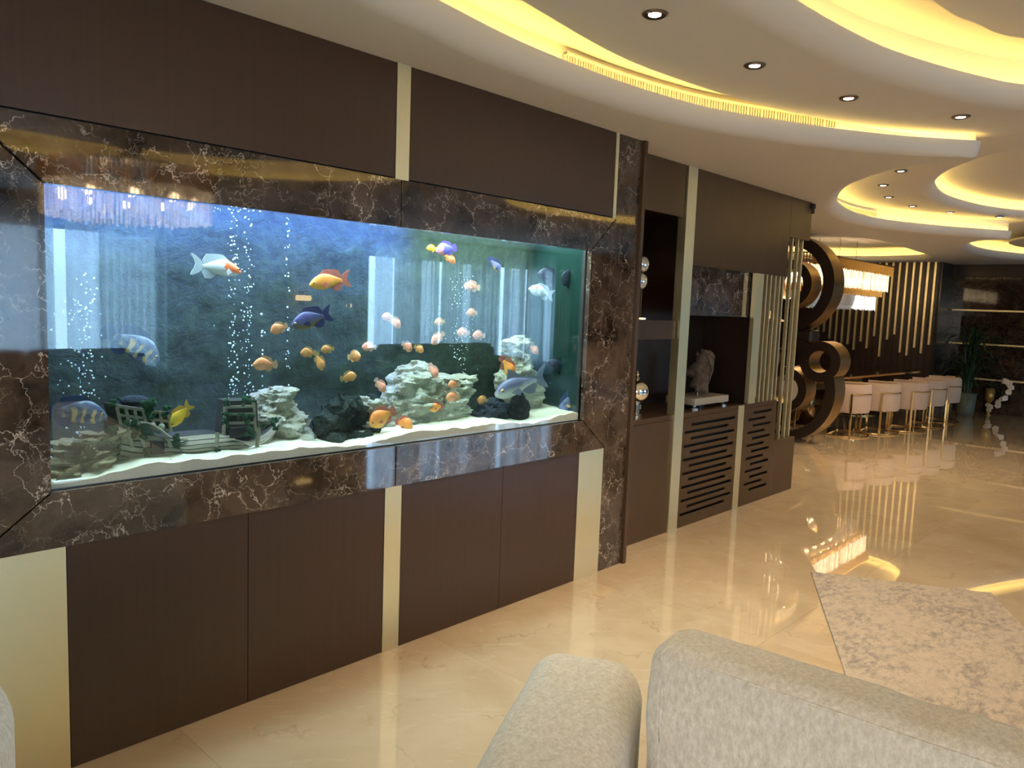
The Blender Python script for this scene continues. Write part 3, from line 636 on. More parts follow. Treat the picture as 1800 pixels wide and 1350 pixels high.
# ---- shipwreck ornament
def ship():
    y = 2.90
    a = atY(205, 800, y); root = empty('shipwreck_ornament', (atY(340, 800, y).x, y, sand_z(1.6, y) - 0.01)); tag(root, 'model shipwreck with grey planks and green vines in the aquarium', 'ornament')
    O = Vector(root.location)
    # sheer (top) and keel px curves
    top = catmull([(196, 742), (225, 748), (255, 752), (280, 768), (315, 764), (380, 760), (420, 772), (462, 760), (494, 733)], 6)
    bot = catmull([(196, 806), (240, 812), (290, 806), (340, 800), (390, 796), (430, 794), (455, 786), (470, 772), (490, 742)], 6)
    n = len(top); rows = 6
    T = [atY(px, py, y) for px, py in top]; B = [atY(px, py, y) for px, py in bot]
    mbk = MB(); vv = []; ff = []
    for i in range(n):
        w = 0.075 * math.sin(math.pi * min(1, max(0.12, 1 - (i / (n - 1)) ** 3)) * 0.5)
        for k in range(7):
            t = k / 6; p = T[i].lerp(B[i], t); bul = w * (0.55 + 0.45 * math.sin(math.pi * t))
            vv.append((p.x, y - bul + 0.004, p.z))
        for k in range(6, -1, -1):
            t = k / 6; p = T[i].lerp(B[i], t); vv.append((p.x, y + w, p.z))
    for i in range(n - 1):
        for k in range(14): ff.append((i * 14 + k, i * 14 + (k + 1) % 14, (i + 1) * 14 + (k + 1) % 14, (i + 1) * 14 + k))
    ff += [tuple(range(14)), tuple((n - 1) * 14 + k for k in range(13, -1, -1))]
    mbk.add(vv, ff).build('hull', M['plankdark'], root, O)
    for r_ in range(rows):                         # planks
        for (i0, i1) in ((0, n // 3), (n // 3, 2 * n // 3), (2 * n // 3, n - 1)):
            mb = MB(); v = []; f = []
            for i in range(i0, i1 + 1):
                w = 0.075 * math.sin(math.pi * min(1, max(0.12, 1 - (i / (n - 1)) ** 3)) * 0.5)
                for t, off in (((r_ + 0.10) / rows, 0.0), ((r_ + 0.90) / rows, 0.0), ((r_ + 0.90) / rows, 0.011), ((r_ + 0.10) / rows, 0.011)):
                    p = T[i].lerp(B[i], t); bul = w * (0.55 + 0.45 * math.sin(math.pi * t)); sh = 0.002 if i == i0 else (-0.002 if i == i1 else 0)
                    v.append((p.x + sh, y - bul - off, p.z))
            m = i1 - i0 + 1
            for i in range(m - 1):
                for k in range(4): f.append((i * 4 + k, i * 4 + (k + 1) % 4, (i + 1) * 4 + (k + 1) % 4, (i + 1) * 4 + k))
            f += [(3, 2, 1, 0), ((m - 1) * 4, (m - 1) * 4 + 1, (m - 1) * 4 + 2, (m - 1) * 4 + 3)]
            mb.add(v, f).build('plank', M['plank'], root, O)
    for (pa, pb_) in (((225, 758), (233, 786)), ((245, 762), (255, 786)), ((296, 772), (301, 786)), ((382, 760), (381, 786)), ((455, 752), (452, 785))):
        MB().bar(atY(*pa, y - 0.088), atY(*pb_, y - 0.092), 0.011, 0.012).build('rib', M['plank'], root, O)
    p = atY(277, 787, y - 0.095); MB().box(p.x - 0.022, p.x + 0.022, y - 0.10, y - 0.08, p.z - 0.024, p.z + 0.022).build('gun_port', M['black'], root, O)
    p = atY(418, 760, y - 0.08); MB().box(p.x - 0.03, p.x + 0.03, y - 0.088, y - 0.07, p.z - 0.02, p.z + 0.02).build('gun_port', M['black'], root, O)
    # rail curve
    MB().tube([atY(px, py - 1, y - 0.075) for px, py in catmull([(246, 744), (262, 746), (280, 755), (300, 770), (330, 774)], 5)], 0.006, 6).build('rail', M['plank'], root, O)
    # stern castle, leaning
    quad = [(198, 712), (292, 726), (297, 756), (206, 746)]
    Q = [atY(px, py, y - 0.03) for px, py in quad]
    mb = MB(); vs_ = [(p.x, y - 0.05, p.z) for p in Q] + [(p.x, y + 0.06, p.z) for p in Q]
    mb.add(vs_, [(0, 1, 2, 3), (7, 6, 5, 4), (0, 4, 5, 1), (1, 5, 6, 2), (2, 6, 7, 3), (3, 7, 4, 0)]).build('stern_castle', M['plankdark'], root, O)
    def lerp4(u, v): return Q[0].lerp(Q[1], u).lerp(Q[3].lerp(Q[2], u), v)
    for k in range(7):
        u = 0.02 + k * 0.16; a_ = lerp4(u, -0.08); b_ = lerp4(u, 1.05)
        MB().bar((a_.x, y - 0.056, a_.z), (b_.x, y - 0.056, b_.z), 0.008, 0.010).build('post', M['plank'], root, O)
    for v in (0.0, 0.45, 0.98):
        a_ = lerp4(0, v); b_ = lerp4(1, v); MB().bar((a_.x, y - 0.053, a_.z), (b_.x, y - 0.053, b_.z), 0.008, 0.010).build('crossbeam', M['plank'], root, O)
    for u in (0.2, 0.4, 0.62, 0.8):
        c = lerp4(u, 0.80); MB().ball((c.x, y - 0.058, c.z), 0.012, 10, 6).build('porthole', M['rockwhite'], root, O)
    MB().ball(tuple(atY(236, 704, y)), 0.04, 12, 8, (1.3, 1, 0.5)).build('castle_roof', M['rockblue'], root, O)
    # deck house
    D = [atY(px, py, y - 0.02) for px, py in ((396, 704), (446, 702), (450, 762), (392, 764))]
    vs_ = [(p.x, y - 0.045, p.z) for p in D] + [(p.x, y + 0.05, p.z) for p in D]
    MB().add(vs_, [(0, 1, 2, 3), (7, 6, 5, 4), (0, 4, 5, 1), (1, 5, 6, 2), (2, 6, 7, 3), (3, 7, 4, 0)]).build('deck_house', M['plankdark'], root, O)
    for (pa, pb_) in (((397, 700), (393, 764)), ((445, 698), (449, 762)), ((394, 716), (448, 714)), ((393, 728), (448, 727)), ((392, 744), (449, 743))):
        a_ = atY(*pa, y - 0.05); b_ = atY(*pb_, y - 0.05); MB().bar(a_, b_, 0.010, 0.010).build('beam', M['plank'], root, O)
    for q, (px, py, s) in enumerate(((200, 706, 8), (262, 714, 12), (266, 726, 9), (292, 722, 8), (196, 758, 9), (244, 760, 11), (258, 763, 9), (310, 772, 9), (312, 780, 7), (400, 706, 7), (432, 704, 9), (441, 702, 7), (398, 732, 8), (396, 745, 8), (424, 733, 7), (440, 738, 9), (436, 758, 9), (444, 765, 7), (482, 742, 8), (484, 752, 6), (260, 796, 7), (382, 790, 5), (228, 745, 9), (462, 749, 5))):
        p = atY(px, py, y - 0.09); rr = s * 0.0019
        mb = MB()
        for k in range(9): mb.ball((p.x + random.uniform(-1, 1) * rr, p.y - 0.002 + random.uniform(-.4, .4) * rr, p.z + random.uniform(-1, 1) * rr), rr * random.uniform(0.35, 0.6), 7, 5)
        mb.build('vine', M['vine'], root, O, smooth=True)
ship()
# magnet glass cleaner
mc = MB(); pa = atY(97, 849, TYF - 0.012); pb_ = atY(155, 842, TYF - 0.012)
mcz = (pa.z + pb_.z) / 2
mg = MB().box(pa.x, pb_.x, TYF + 0.014, TYF + 0.034, TZ0 + 0.006, TZ0 + 0.026).build('magnet_cleaner', M['white'], org=(pa.x, TYF + 0.02, TZ0), bevel=0.006, seg=3)
tag(mg, 'white bar-shaped glass cleaner lying in the lower left corner of the aquarium', 'cleaner')

# ---- bubbles
def bubbles(label, spots):
    mb = MB()
    for (px0, px1, py0, py1, n, r0, r1) in spots:
        for _ in range(n):
            px = random.gauss((px0 + px1) / 2, (px1 - px0) / 4); py = random.uniform(py0, py1)
            p = atY(px, py, random.uniform(2.86, 3.02)); r_ = random.uniform(r0, r1) * 0.0011
            if p.z < 1.0 or p.z > 1.985 or p.x < TX0 + 0.01: continue
            mb.ball(p, r_, 6, 4)
    o = mb.build('bubbles', M['bubble'], org=mb.v[0], smooth=True); tag(o, label, 'bubbles', kind='stuff')
bubbles('column of air bubbles rising at the left end of the aquarium', [(100, 175, 520, 815, 110, 1.5, 3.5), (140, 170, 480, 750, 60, 2, 4)])
bubbles('dense column of air bubbles rising over the shipwreck bow', [(402, 418, 368, 700, 90, 1.5, 4), (430, 446, 380, 700, 70, 1.5, 4), (395, 450, 400, 700, 40, 1.5, 4), (500, 510, 370, 700, 36, 1.5, 4.5), (370, 600, 352, 372, 170, 1, 3), (458, 464, 545, 690, 10, 3, 6)])
bubbles('faint column of air bubbles rising past the white rock', [(790, 830, 480, 660, 130, 1.0, 2.8), (960, 1010, 560, 720, 14, 1.5, 3)])
# ================================================================== FISH
def fishmat(name, kind):
    t = NT(name); g = t.tc('Generated'); sx = t.node('ShaderNodeSeparateXYZ', i0=g); X, Z = sx.outputs[0], sx.outputs[2]
    n = t.noise(t.mapping(g, (1.0, 0.4, 1.0)), 5, 5, 0.65); n2 = t.noise(t.mapping(g, (1, 1, 1), (4, 4, 4)), 28, 2, 0.5)
    if kind == 'koi':
        m = t.ramp(t.math('ADD', X, t.math('MULTIPLY', t.math('SUBTRACT', n, 0.5), 0.35)), [(0.50, 0), (0.54, 1)], 'LINEAR')
        m = t.math('MULTIPLY', m, t.ramp(Z, [(0.22, 0), (0.34, 1)])); c = t.mix(m, (0.86, 0.82, 0.88, 1), (0.90, 0.16, 0.04, 1))
    elif kind == 'orange': c = t.mix(t.ramp(Z, [(0.2, 0), (0.75, 1)]), (0.98, 0.42, 0.06, 1), (0.98, 0.20, 0.015, 1)); c = t.mix(t.math('MULTIPLY', n2, 0.3), c, (1, 0.6, 0.25, 1))
    elif kind == 'gold': c = t.mix(n, (0.98, 0.48, 0.02, 1), (1.0, 0.62, 0.05, 1))
    elif kind == 'parrot': c = t.mix(t.ramp(Z, [(0.1, 0), (0.9, 1)]), (0.95, 0.36, 0.16, 1), (0.90, 0.22, 0.07, 1)); c = t.mix(t.math('MULTIPLY', n2, 0.4), c, (1, 0.52, 0.32, 1))
    elif kind == 'pink': c = t.mix(t.ramp(Z, [(0.1, 0), (0.9, 1)]), (0.95, 0.42, 0.28, 1), (0.92, 0.28, 0.18, 1))
    elif kind == 'tan': c = t.mix(n, (0.66, 0.23, 0.06, 1), (0.85, 0.36, 0.13, 1))
    elif kind == 'red': c = t.mix(n, (0.85, 0.12, 0.03, 1), (0.95, 0.30, 0.06, 1))
    elif kind == 'oscar':
        bw = t.node('ShaderNodeTexWave', Scale=1.0, Distortion=7.0, Detail=3.0); t.set(bw, 'Vector', t.mapping(g, (1.5, 0.6, 0.8)))
        band = t.ramp(bw.outputs[1], [(0.55, 0), (0.68, 1)])
        zone = t.math('MULTIPLY', t.ramp(X, [(0.12, 0), (0.25, 1), (0.80, 1), (0.9, 0)]), t.ramp(Z, [(0.05, 0), (0.18, 1), (0.55, 1), (0.72, 0)]))
        c = t.mix(t.ramp(n, [(0.35, 0), (0.65, 1)]), (0.040, 0.045, 0.10, 1), (0.20, 0.22, 0.40, 1)); c = t.mix(t.math('MULTIPLY', band, zone), c, (0.95, 0.55, 0.24, 1))
    elif kind == 'blue': c = t.mix(t.ramp(Z, [(0.15, 0), (0.5, 1)]), (0.20, 0.15, 0.04, 1), t.mix(n, (0.03, 0.03, 0.10, 1), (0.10, 0.08, 0.26, 1)))
    elif kind == 'dark': c = t.mix(n, (0.006, 0.007, 0.015, 1), (0.04, 0.045, 0.08, 1))
    elif kind == 'silver': c = t.mix(t.ramp(Z, [(0.3, 0), (0.62, 1)]), (0.66, 0.60, 0.60, 1), (0.13, 0.12, 0.22, 1))
    elif kind == 'white': c = t.mix(t.ramp(n, [(0.5, 0), (0.62, 1)]), (0.86, 0.86, 0.86, 1), (0.45, 0.25, 0.20, 1))
    elif kind == 'pinkblue': c = t.mix(t.ramp(t.math('ADD', X, t.math('MULTIPLY', n, 0.2)), [(0.6, 0), (0.75, 1)]), (0.16, 0.12, 0.62, 1), (0.92, 0.36, 0.42, 1))
    sc = t.vor(t.mapping(g, (1, 1, 0.6)), 26)
    return t.surf(t.pbsdf(c, 0.42, Normal=t.bump(sc, 0.12, 0.002)))
FM = {k: fishmat('fish_' + k, k) for k in ('koi', 'orange', 'gold', 'parrot', 'pink', 'tan', 'red', 'oscar', 'blue', 'dark', 'silver', 'white', 'pinkblue')}
def finmat(name, c):
    t = NT(name); g = t.tc('Generated')
    w = t.node('ShaderNodeTexWave', Scale=9.0, Distortion=1.0); w.bands_direction = 'Z'; t.set(w, 'Vector', g)
    cc = t.mix(t.math('MULTIPLY', w.outputs[1], 0.4), c, (c[0] * 0.5, c[1] * 0.5, c[2] * 0.5, 1))
    b = t.pbsdf(cc, 0.5); tr = t.node('ShaderNodeBsdfTransparent').outputs[0]; tl = t.node('ShaderNodeBsdfTranslucent', Color=cc).outputs[0]
    s1 = t.node('ShaderNodeMixShader', i0=0.35, i1=b, i2=tl).outputs[0]
    return t.surf(t.node('ShaderNodeMixShader', i0=0.18, i1=s1, i2=tr).outputs[0])
FF = {'koi': (0.75, 0.78, 0.88), 'orange': (0.75, 0.25, 0.20), 'gold': (0.98, 0.55, 0.04), 'parrot': (0.95, 0.60, 0.40), 'pink': (0.95, 0.66, 0.58), 'tan': (0.75, 0.5, 0.22), 'red': (0.85, 0.3, 0.05),
      'oscar': (0.08, 0.11, 0.30), 'blue': (0.05, 0.05, 0.18), 'dark': (0.02, 0.025, 0.05), 'silver': (0.30, 0.30, 0.42), 'white': (0.7, 0.72, 0.85), 'pinkblue': (0.25, 0.15, 0.6)}
FF = {k: finmat('fin_' + k, v + (1,)) for k, v in FF.items()}
PROF = {'slim': [(0, .06), (.06, .34), (.16, .66), (.34, .96), (.46, 1), (.62, .84), (.78, .54), (.92, .30), (1, .27)],
        'round': [(0, .07), (.05, .32), (.15, .66), (.32, .98), (.46, 1), (.64, .82), (.82, .50), (.94, .28), (1, .25)],
        'cat': [(0, .22), (.05, .50), (.15, .82), (.3, 1.0), (.45, .95), (.62, .68), (.8, .40), (.94, .24), (1, .22)]}
def interp(P, s):
    for (a, b), (c, d) in zip(P, P[1:]):
        if s <= c: t = (s - a) / (c - a); return b + (d - b) * t
    return P[-1][1]
def fish(name, label, px, py, y, lenpx, yaw, pitch, kind, hr=0.42, wr=0.16, prof='round', tail='round', group='fish in the aquarium', L=None, eye='eyegold', bend=0.0):
    c = atY(px, py, y)
    if L is None:
        a = Vector(proj(c - Vector((0.05, 0, 0)))); b = Vector(proj(c + Vector((0.05, 0, 0)))); L = lenpx / (b - a).length * 0.1
    if prof == 'round' and hr > 0.5 and yaw > -70: hr *= 0.90
    P = PROF[prof]; BL = 0.78 * L; NR, NS = 18, 14; mb = MB(); vs_ = []; fs = []
    def bx(s): return bend * L * (s - 0.35) ** 2 if s > 0.35 else 0.0
    for i in range(NR + 1):
        s = (i / NR) ** 1.15; h = 0
        for d in (-0.02, 0, 0.02): h += interp(P, min(1, max(0, s + d))) / 3
        hh = h * hr * L / 2; ww = (h ** 0.8) * wr * L / 2 * (1.0 if s < 0.5 else max(0.22, 1 - (s - 0.5) * 1.5))
        zc = (0.03 * L * math.sin(math.pi * s)) - 0.01 * L
        for k in range(NS):
            a = 2 * math.pi * k / NS; vs_.append((L / 2 - s * BL, ww * math.cos(a) + bx(s), zc + hh * math.sin(a)))
    for i in range(NR):
        for k in range(NS): fs.append((i * NS + k, i * NS + (k + 1) % NS, (i + 1) * NS + (k + 1) % NS, (i + 1) * NS + k))
    fs += [tuple(range(NS - 1, -1, -1)), tuple(NR * NS + k for k in range(NS))]
    o = mb.add(vs_, fs).build(name, FM[kind], smooth=True); o.location = c; o.rotation_euler = (0, R(-pitch), R(yaw)); tag(o, label, 'fish', group)
    th = 0.010 * L; xt = L / 2 - BL; ph = interp(P, 1) * hr * L / 2; yo = bx(1.0)
    H = hr * L * 0.5
    if tail == 'fork': tp = [(xt + 0.03 * L, ph), (xt - 0.08 * L, ph + 0.10 * L), (xt - 0.21 * L, 0.19 * L), (xt - 0.12 * L, 0.02 * L), (xt - 0.20 * L, -0.17 * L), (xt - 0.07 * L, -ph - 0.09 * L), (xt + 0.03 * L, -ph)]
    else: tp = [(xt + 0.03 * L, ph), (xt - 0.06 * L, ph + 0.07 * L), (xt - 0.15 * L, ph + 0.09 * L), (xt - 0.20 * L, 0.05 * L), (xt - 0.20 * L, -0.05 * L), (xt - 0.15 * L, -ph - 0.09 * L), (xt - 0.06 * L, -ph - 0.07 * L), (xt + 0.03 * L, -ph)]
    fn = lambda u, v, w: (u, w + yo, v)
    MB().prism(catmull(tp, 3, True), -th / 2, th / 2, fn).build('tail_fin', FF[kind], o, smooth=False)
    top = lambda s: 0.03 * L * math.sin(math.pi * s) - 0.01 * L + interp(P, s) * H * 0.93
    bot = lambda s: 0.03 * L * math.sin(math.pi * s) - 0.01 * L - interp(P, s) * H * 0.93
    fx = lambda s: L / 2 - s * BL
    ss = [0.30, 0.42, 0.56, 0.70, 0.84, 0.93]; fh = [0.04, 0.085, 0.10, 0.12, 0.15, 0.06] if prof != 'cat' else [0.15, 0.10, 0.02, 0.01, 0.03, 0.02]
    dp = [(fx(s), top(s) - 0.01 * L) for s in ss] + [(fx(s) - 0.05 * L, top(s) + q * L) for s, q in reversed(list(zip(ss, fh)))]
    MB().prism(dp, -th / 2, th / 2, lambda u, v, w: (u, w + bx(0.6), v)).build('dorsal_fin', FF[kind], o)
    ss = [0.62, 0.72, 0.84, 0.93]; fh = [0.06, 0.12, 0.14, 0.05]
    dp = [(fx(s), bot(s) + 0.01 * L) for s in ss] + [(fx(s) - 0.05 * L, bot(s) - q * L) for s, q in reversed(list(zip(ss, fh)))]
    MB().prism(dp, -th / 2, th / 2, lambda u, v, w: (u, w + bx(0.75), v)).build('belly_fin', FF[kind], o)
    wmid = wr * L / 2
    for sd in (-1, 1):
        MB().prism([(0.0, 0.0), (-0.10 * L, 0.05 * L), (-0.15 * L, -0.01 * L), (-0.11 * L, -0.07 * L)], -th / 3, th / 3,
                   lambda u, v, w: (fx(0.30) + u, sd * (wmid * 0.93 + 0.006 * L - u * 0.32) + w, -0.04 * L + v)).build('pectoral_fin', FF[kind], o)
        es = 0.115; eh = interp(P, es); ew = (eh ** 0.8) * wr * L / 2
        ec = (fx(es), sd * ew * 0.90, 0.03 * L)
        ey = MB().ball(ec, 0.026 * L, 10, 7).build('eye', M[eye], o, smooth=True)
        MB().ball((ec[0] + 0.004 * L, ec[1] + sd * 0.014 * L, ec[2]), 0.016 * L, 8, 6).build('pupil', M['eyeblack'], ey, smooth=True)
    return o
W = 'parrot'
fish('koi_carp', 'white koi with a red-orange head swimming high at the left', 380, 471, 2.86, 98, 8, -4, 'koi', 0.30, 0.17, 'slim', 'fork')
fish('orange_cichlid', 'large orange fish with purple forked tail in the upper middle', 581, 495, 2.88, 72, 176, -10, 'orange', 0.34, 0.15, 'slim', 'fork')
fish('oscar_fish', 'large blue oscar with orange bars diving before the reflected curtain', 230, 606, 2.86, 116, -8, -32, 'oscar', 0.42, 0.18, 'round')
fish('oscar_fish', 'dark oscar with orange bars in the lower left corner', 130, 726, 2.83, 118, -6, -9, 'oscar', 0.42, 0.18, 'round')
fish('gold_cichlid', 'bright yellow fish diving with its tail up beside the shipwreck castle', 318, 729, 2.80, 54, 176, -48, 'gold', 0.42, 0.16, 'slim', 'fork', eye='eyeblack')
fish('blue_cichlid', 'purple-blue fish with raised tail left of centre', 549, 561, 2.90, 72, 174, -17, 'blue', 0.38, 0.15, 'slim', 'fork')
fish('parrot_cichlid', 'pale orange rounded fish just left of the purple-blue fish', 491, 577, 2.84, 31, 172, -20, W, 0.62, 0.26)
fish('parrot_cichlid', 'pink-orange rounded fish facing left above the cream boulder', 467, 641, 2.80, 44, 178, 2, W, 0.54, 0.24)
fish('parrot_cichlid', 'tan rounded fish facing left, first of a trio in mid water', 542, 620, 2.90, 27, 176, 0, 'tan', 0.60, 0.24)
fish('parrot_cichlid', 'tan fish diving head down in the trio in mid water', 561, 635, 2.87, 30, -15, -70, 'tan', 0.44, 0.24, L=0.085)
fish('parrot_cichlid', 'small orange-brown fish facing left, rightmost of the trio in mid water', 576, 614, 2.88, 23, 174, -6, 'tan', 0.60, 0.24)
fish('parrot_cichlid', 'tiny tan fish seen head-on beside the bright reflected curtain', 622, 627, 2.95, 20, -80, 8, 'tan', 0.62, 0.30, L=0.085)
fish('parrot_cichlid', 'tan-orange fish facing right below the mid-water trio', 612, 663, 2.88, 29, -2, 8, 'tan', 0.56, 0.24)
fish('parrot_cichlid', 'pale fish nosing down right, left of the white rock peak', 668, 677, 2.90, 26, -12, -52, 'pink', 0.48, 0.24, L=0.085)
fish('parrot_cichlid', 'pink fish facing left, upper of an overlapping pair before the curtain reflection', 682, 558, 2.95, 21, 178, 10, 'pink', 0.60, 0.24)
fish('parrot_cichlid', 'pink fish nosing down, lower of an overlapping pair before the curtain reflection', 694, 566, 2.92, 24, -10, -45, 'pink', 0.55, 0.24)
fish('parrot_cichlid', 'faint pink fish facing left at the edge of the curtain reflection', 649, 610, 2.99, 24, 172, 0, 'pink', 0.60, 0.24)
fish('parrot_cichlid', 'pink fish with orange face nosing right above the white rock', 715, 609, 2.93, 22, 2, -30, 'pink', 0.66, 0.26)
fish('parrot_cichlid', 'dull pink fish just right of the one above the white rock', 736, 613, 3.0, 19, 0, -25, 'tan', 0.60, 0.24)
fish('parrot_cichlid', 'orange-pink fish nosing down left amid the second bubble column', 770, 594, 2.93, 26, 176, -35, W, 0.58, 0.24)
fish('parrot_cichlid', 'pink fish facing left in the faint bubble column', 815, 585, 2.96, 22, 176, 0, 'pink', 0.60, 0.24)
fish('parrot_cichlid', 'pink fish facing left beyond the faint bubble column', 842, 590, 2.97, 21, 175, 0, 'pink', 0.62, 0.24)
fish('parrot_cichlid', 'orange-pink fish facing left, highest over the white rock', 830, 550, 2.94, 18, 176, 0, W, 0.62, 0.24)
fish('parrot_cichlid', 'dim brownish fish left of the faint bubble column', 773, 566, 3.02, 18, 176, -8, 'tan', 0.60, 0.24)
fish('parrot_cichlid', 'pale pink fish diving beside the white rock peak', 761, 651, 2.90, 24, -30, -62, 'pink', 0.46, 0.24, L=0.085)
fish('parrot_cichlid', 'big bright orange fish facing left before the driftwood and white rock', 673, 733, 2.82, 48, 174, -24, 'orange', 0.62, 0.26, eye='eyeblack')
fish('parrot_cichlid', 'bright orange fish seen head-on at the foot of the white rock', 709, 746, 2.83, 24, -84, -10, 'orange', 0.66, 0.40, L=0.115)
fish('parrot_cichlid', 'orange fish facing left on the lower face of the white rock', 768, 716, 2.84, 24, 176, -10, 'orange', 0.58, 0.24)
fish('parrot_cichlid', 'orange fish facing left on the right shoulder of the white rock', 797, 698, 2.84, 24, 176, 0, W, 0.58, 0.24)
fish('parrot_cichlid', 'small orange fish facing left near the top of the white rock shoulder', 798, 676, 2.85, 20, 176, 0, W, 0.58, 0.24)
fish('red_cichlid', 'red-orange fish diving beside the pale rock spire', 892, 645, 2.86, 44, -10, -52, 'orange', 0.44, 0.20, 'slim', L=0.16)
fish('shark_catfish', 'long grey-purple catfish facing left before the pale rock spire', 918, 676, 2.82, 82, 172, -14, 'silver', 0.28, 0.16, 'cat', 'fork')
fish('white_cichlid', 'white fish facing left high at the right end', 952, 514, 2.88, 38, 168, 12, 'white', 0.36, 0.16, 'slim', 'fork')
fish('blue_cichlid', 'small vivid blue fish under the surface at the right', 870, 466, 2.92, 20, -40, -50, 'blue', 0.40, 0.2, 'slim', L=0.11)
fish('pinkblue_cichlid', 'pink and blue fish at the surface right of centre', 785, 438, 2.88, 34, 172, -12, 'pinkblue', 0.5, 0.2, 'slim')
fish('parrot_cichlid', 'small yellow fish at the surface beside the pink and blue fish', 759, 437, 2.92, 18, 178, 0, 'gold', 0.48, 0.2)
fish('parrot_cichlid', 'small orange fish just below the pink and blue fish', 791, 455, 2.93, 14, -30, -40, 'red', 0.5, 0.24, L=0.07)
fish('parrot_cichlid', 'red-orange fish before the top of the bright curtain reflection', 830, 504, 2.95, 28, 176, 4, W, 0.42, 0.2)
fish('red_cichlid', 'dark red-orange fish near the right end glass, left of two', 996, 556, 2.90, 20, -60, -50, 'red', 0.55, 0.2, L=0.15)
fish('red_cichlid', 'dark red-orange fish near the right end glass, right of two', 1008, 553, 2.84, 20, -110, -40, 'red', 0.60, 0.2, L=0.14)
fish('angelfish', 'black fish with trailing fins in the upper right corner', 1000, 492, 2.84, 24, 172, 20, 'dark', 0.9, 0.14, eye='eyeblack')
fish('dark_cichlid', 'dark blue fish beside the black one in the upper right corner', 965, 486, 2.96, 38, 178, 8, 'dark', 0.42, 0.16, eye='eyeblack')
fish('dark_catfish', 'dark blue fish with forked tail near the right end glass', 984, 646, 2.88, 38, 160, 22, 'dark', 0.34, 0.16, 'slim', 'fork', eye='eyeblack')
fish('oscar_fish', 'dark mottled fish standing tail-up on the sand at the right end', 1005, 706, 2.80, 48, 150, -52, 'oscar', 0.36, 0.18, L=0.25)
fish('parrot_cichlid', 'orange-brown fish half hidden behind the driftwood', 637, 745, 2.96, 22, 176, 0, 'tan', 0.6, 0.24)
fish('parrot_cichlid', 'small pinkish fish right of the pale rock spire top', 937, 614, 2.93, 18, -20, -35, 'pink', 0.55, 0.24)
fish('parrot_cichlid', 'small tan fish between the white rock and the slate rock', 849, 704, 2.92, 18, 170, 10, 'tan', 0.66, 0.24)

# ================================================================== DISPLAY CABINET right of the aquarium
NY, NB = 2.88, 3.36
cab = empty('display_cabinet', (5.4, NY, 0)); tag(cab, 'dark wood display cabinet with open niche, gold strips and slotted doors', 'cabinet')
CO = Vector(cab.location)
def cp(name, mb, mat, parent=cab, bevel=0.0, **kw): return mb.build(name, M[mat], parent, CO, bevel=bevel, **kw)
ZCN = 0.86
cp('upper_panel', MB().box(3.972, 4.735, NY, NY + 0.03, 2.245, 2.598), 'wood2')
cp('upper_panel', MB().box(4.875, 6.458, NY, NY + 0.03, 1.925, 2.598), 'wood2')
cp('upper_panel', MB().box(6.462, 6.89, NY, NY + 0.40, 2.265, 2.598), 'wood2')
cp('upper_box', MB().box(3.972, 6.45, NY + 0.03, NB, 2.30, 2.598), 'wood')
s_ = cp('sensor', MB().box(6.84, 6.89, NY - 0.03, NY, 2.545, 2.585).tube([(6.86, NY - 0.02, 2.545), (6.86, NY - 0.02, 2.50)], 0.014, 8), 'black')
cp('marble_slab', MB().box(4.88, 5.955, NY + 0.05, NY + 0.08, 1.58, 1.93), 'marble')
cp('slab_trim', MB().box(4.88, 5.955, NY + 0.045, NY + 0.085, 1.568, 1.58), 'steel')
cp('back_panel', MB().box(3.972, 6.05, NB, NB + 0.03, 0, 2.598), 'wooddark')
cp('side_panel', MB().box(5.96, 5.99, NY + 0.02, NB, ZCN, 1.93), 'wooddark')
cp('shelf', MB().box(3.972, 4.735, NY + 0.01, NB, 1.40, 1.53), 'wood2', bevel=0.002)
cp('counter', MB().box(3.972, 6.452, NY, NB, ZCN - 0.035, ZCN), 'wood2', bevel=0.002)
cp('end_block', MB().box(6.456, 6.89, NY, NY + 0.40, 0.0, 0.49), 'wood2', bevel=0.004)
cp('door', MB().box(3.972, 4.748, NY, NY + 0.025, 0.0, ZCN - 0.038), 'wood2')
cp('carcass', MB().box(3.98, 6.44, NY + 0.04, NB - 0.01, 0.0, ZCN - 0.04), 'black')
def slot_door(x0, x1, slots):
    polys = [[(x0, 0.0), (x1, 0.0), (x1, ZCN - 0.038), (x0, ZCN - 0.038)]]
    for (a, b, z) in slots: polys.append([(a, z - 0.0105), (a, z + 0.0105), (b, z + 0.0105), (b, z - 0.0105)])
    cp('slotted_door', MB().plate(polys, NY, NY + 0.012, XZ), 'wood2')
z0s, dz = 0.765, 0.0515
slot_door(4.90, 5.738, [((5.02 if k % 2 == 0 else 4.93), (5.70 if k % 2 == 0 else 5.60), z0s - k * dz) for k in range(14)])
slot_door(5.842, 6.452, [((6.02 if k % 2 == 0 else 5.93), (6.36 if k % 2 == 0 else 6.25), z0s + 0.012 - k * (dz + 0.003)) for k in range(13)])
cp('gold_strip', MB().box(4.752, 4.875, NY - 0.014, NY + 0.05, 0.0, 2.598), 'gold')
cp('gold_strip', MB().box(5.742, 5.838, NY - 0.004, NY + 0.02, 0.0, ZCN - 0.005), 'gold')
cp('gold_strip', MB().box(5.895, 6.015, NY - 0.004, NY + 0.03, ZCN, 1.924), 'gold')
for x in (6.12, 6.20, 6.285, 6.365): cp('gold_rod', MB().box(x - 0.012, x + 0.012, NY + 0.01, NY + 0.034, ZCN, 1.924), 'gold')
for x in (6.475, 6.61, 6.725, 6.82): cp('gold_rod', MB().box(x - 0.013, x + 0.013, NY + 0.03, NY + 0.056, 0.49, 2.264), 'gold')
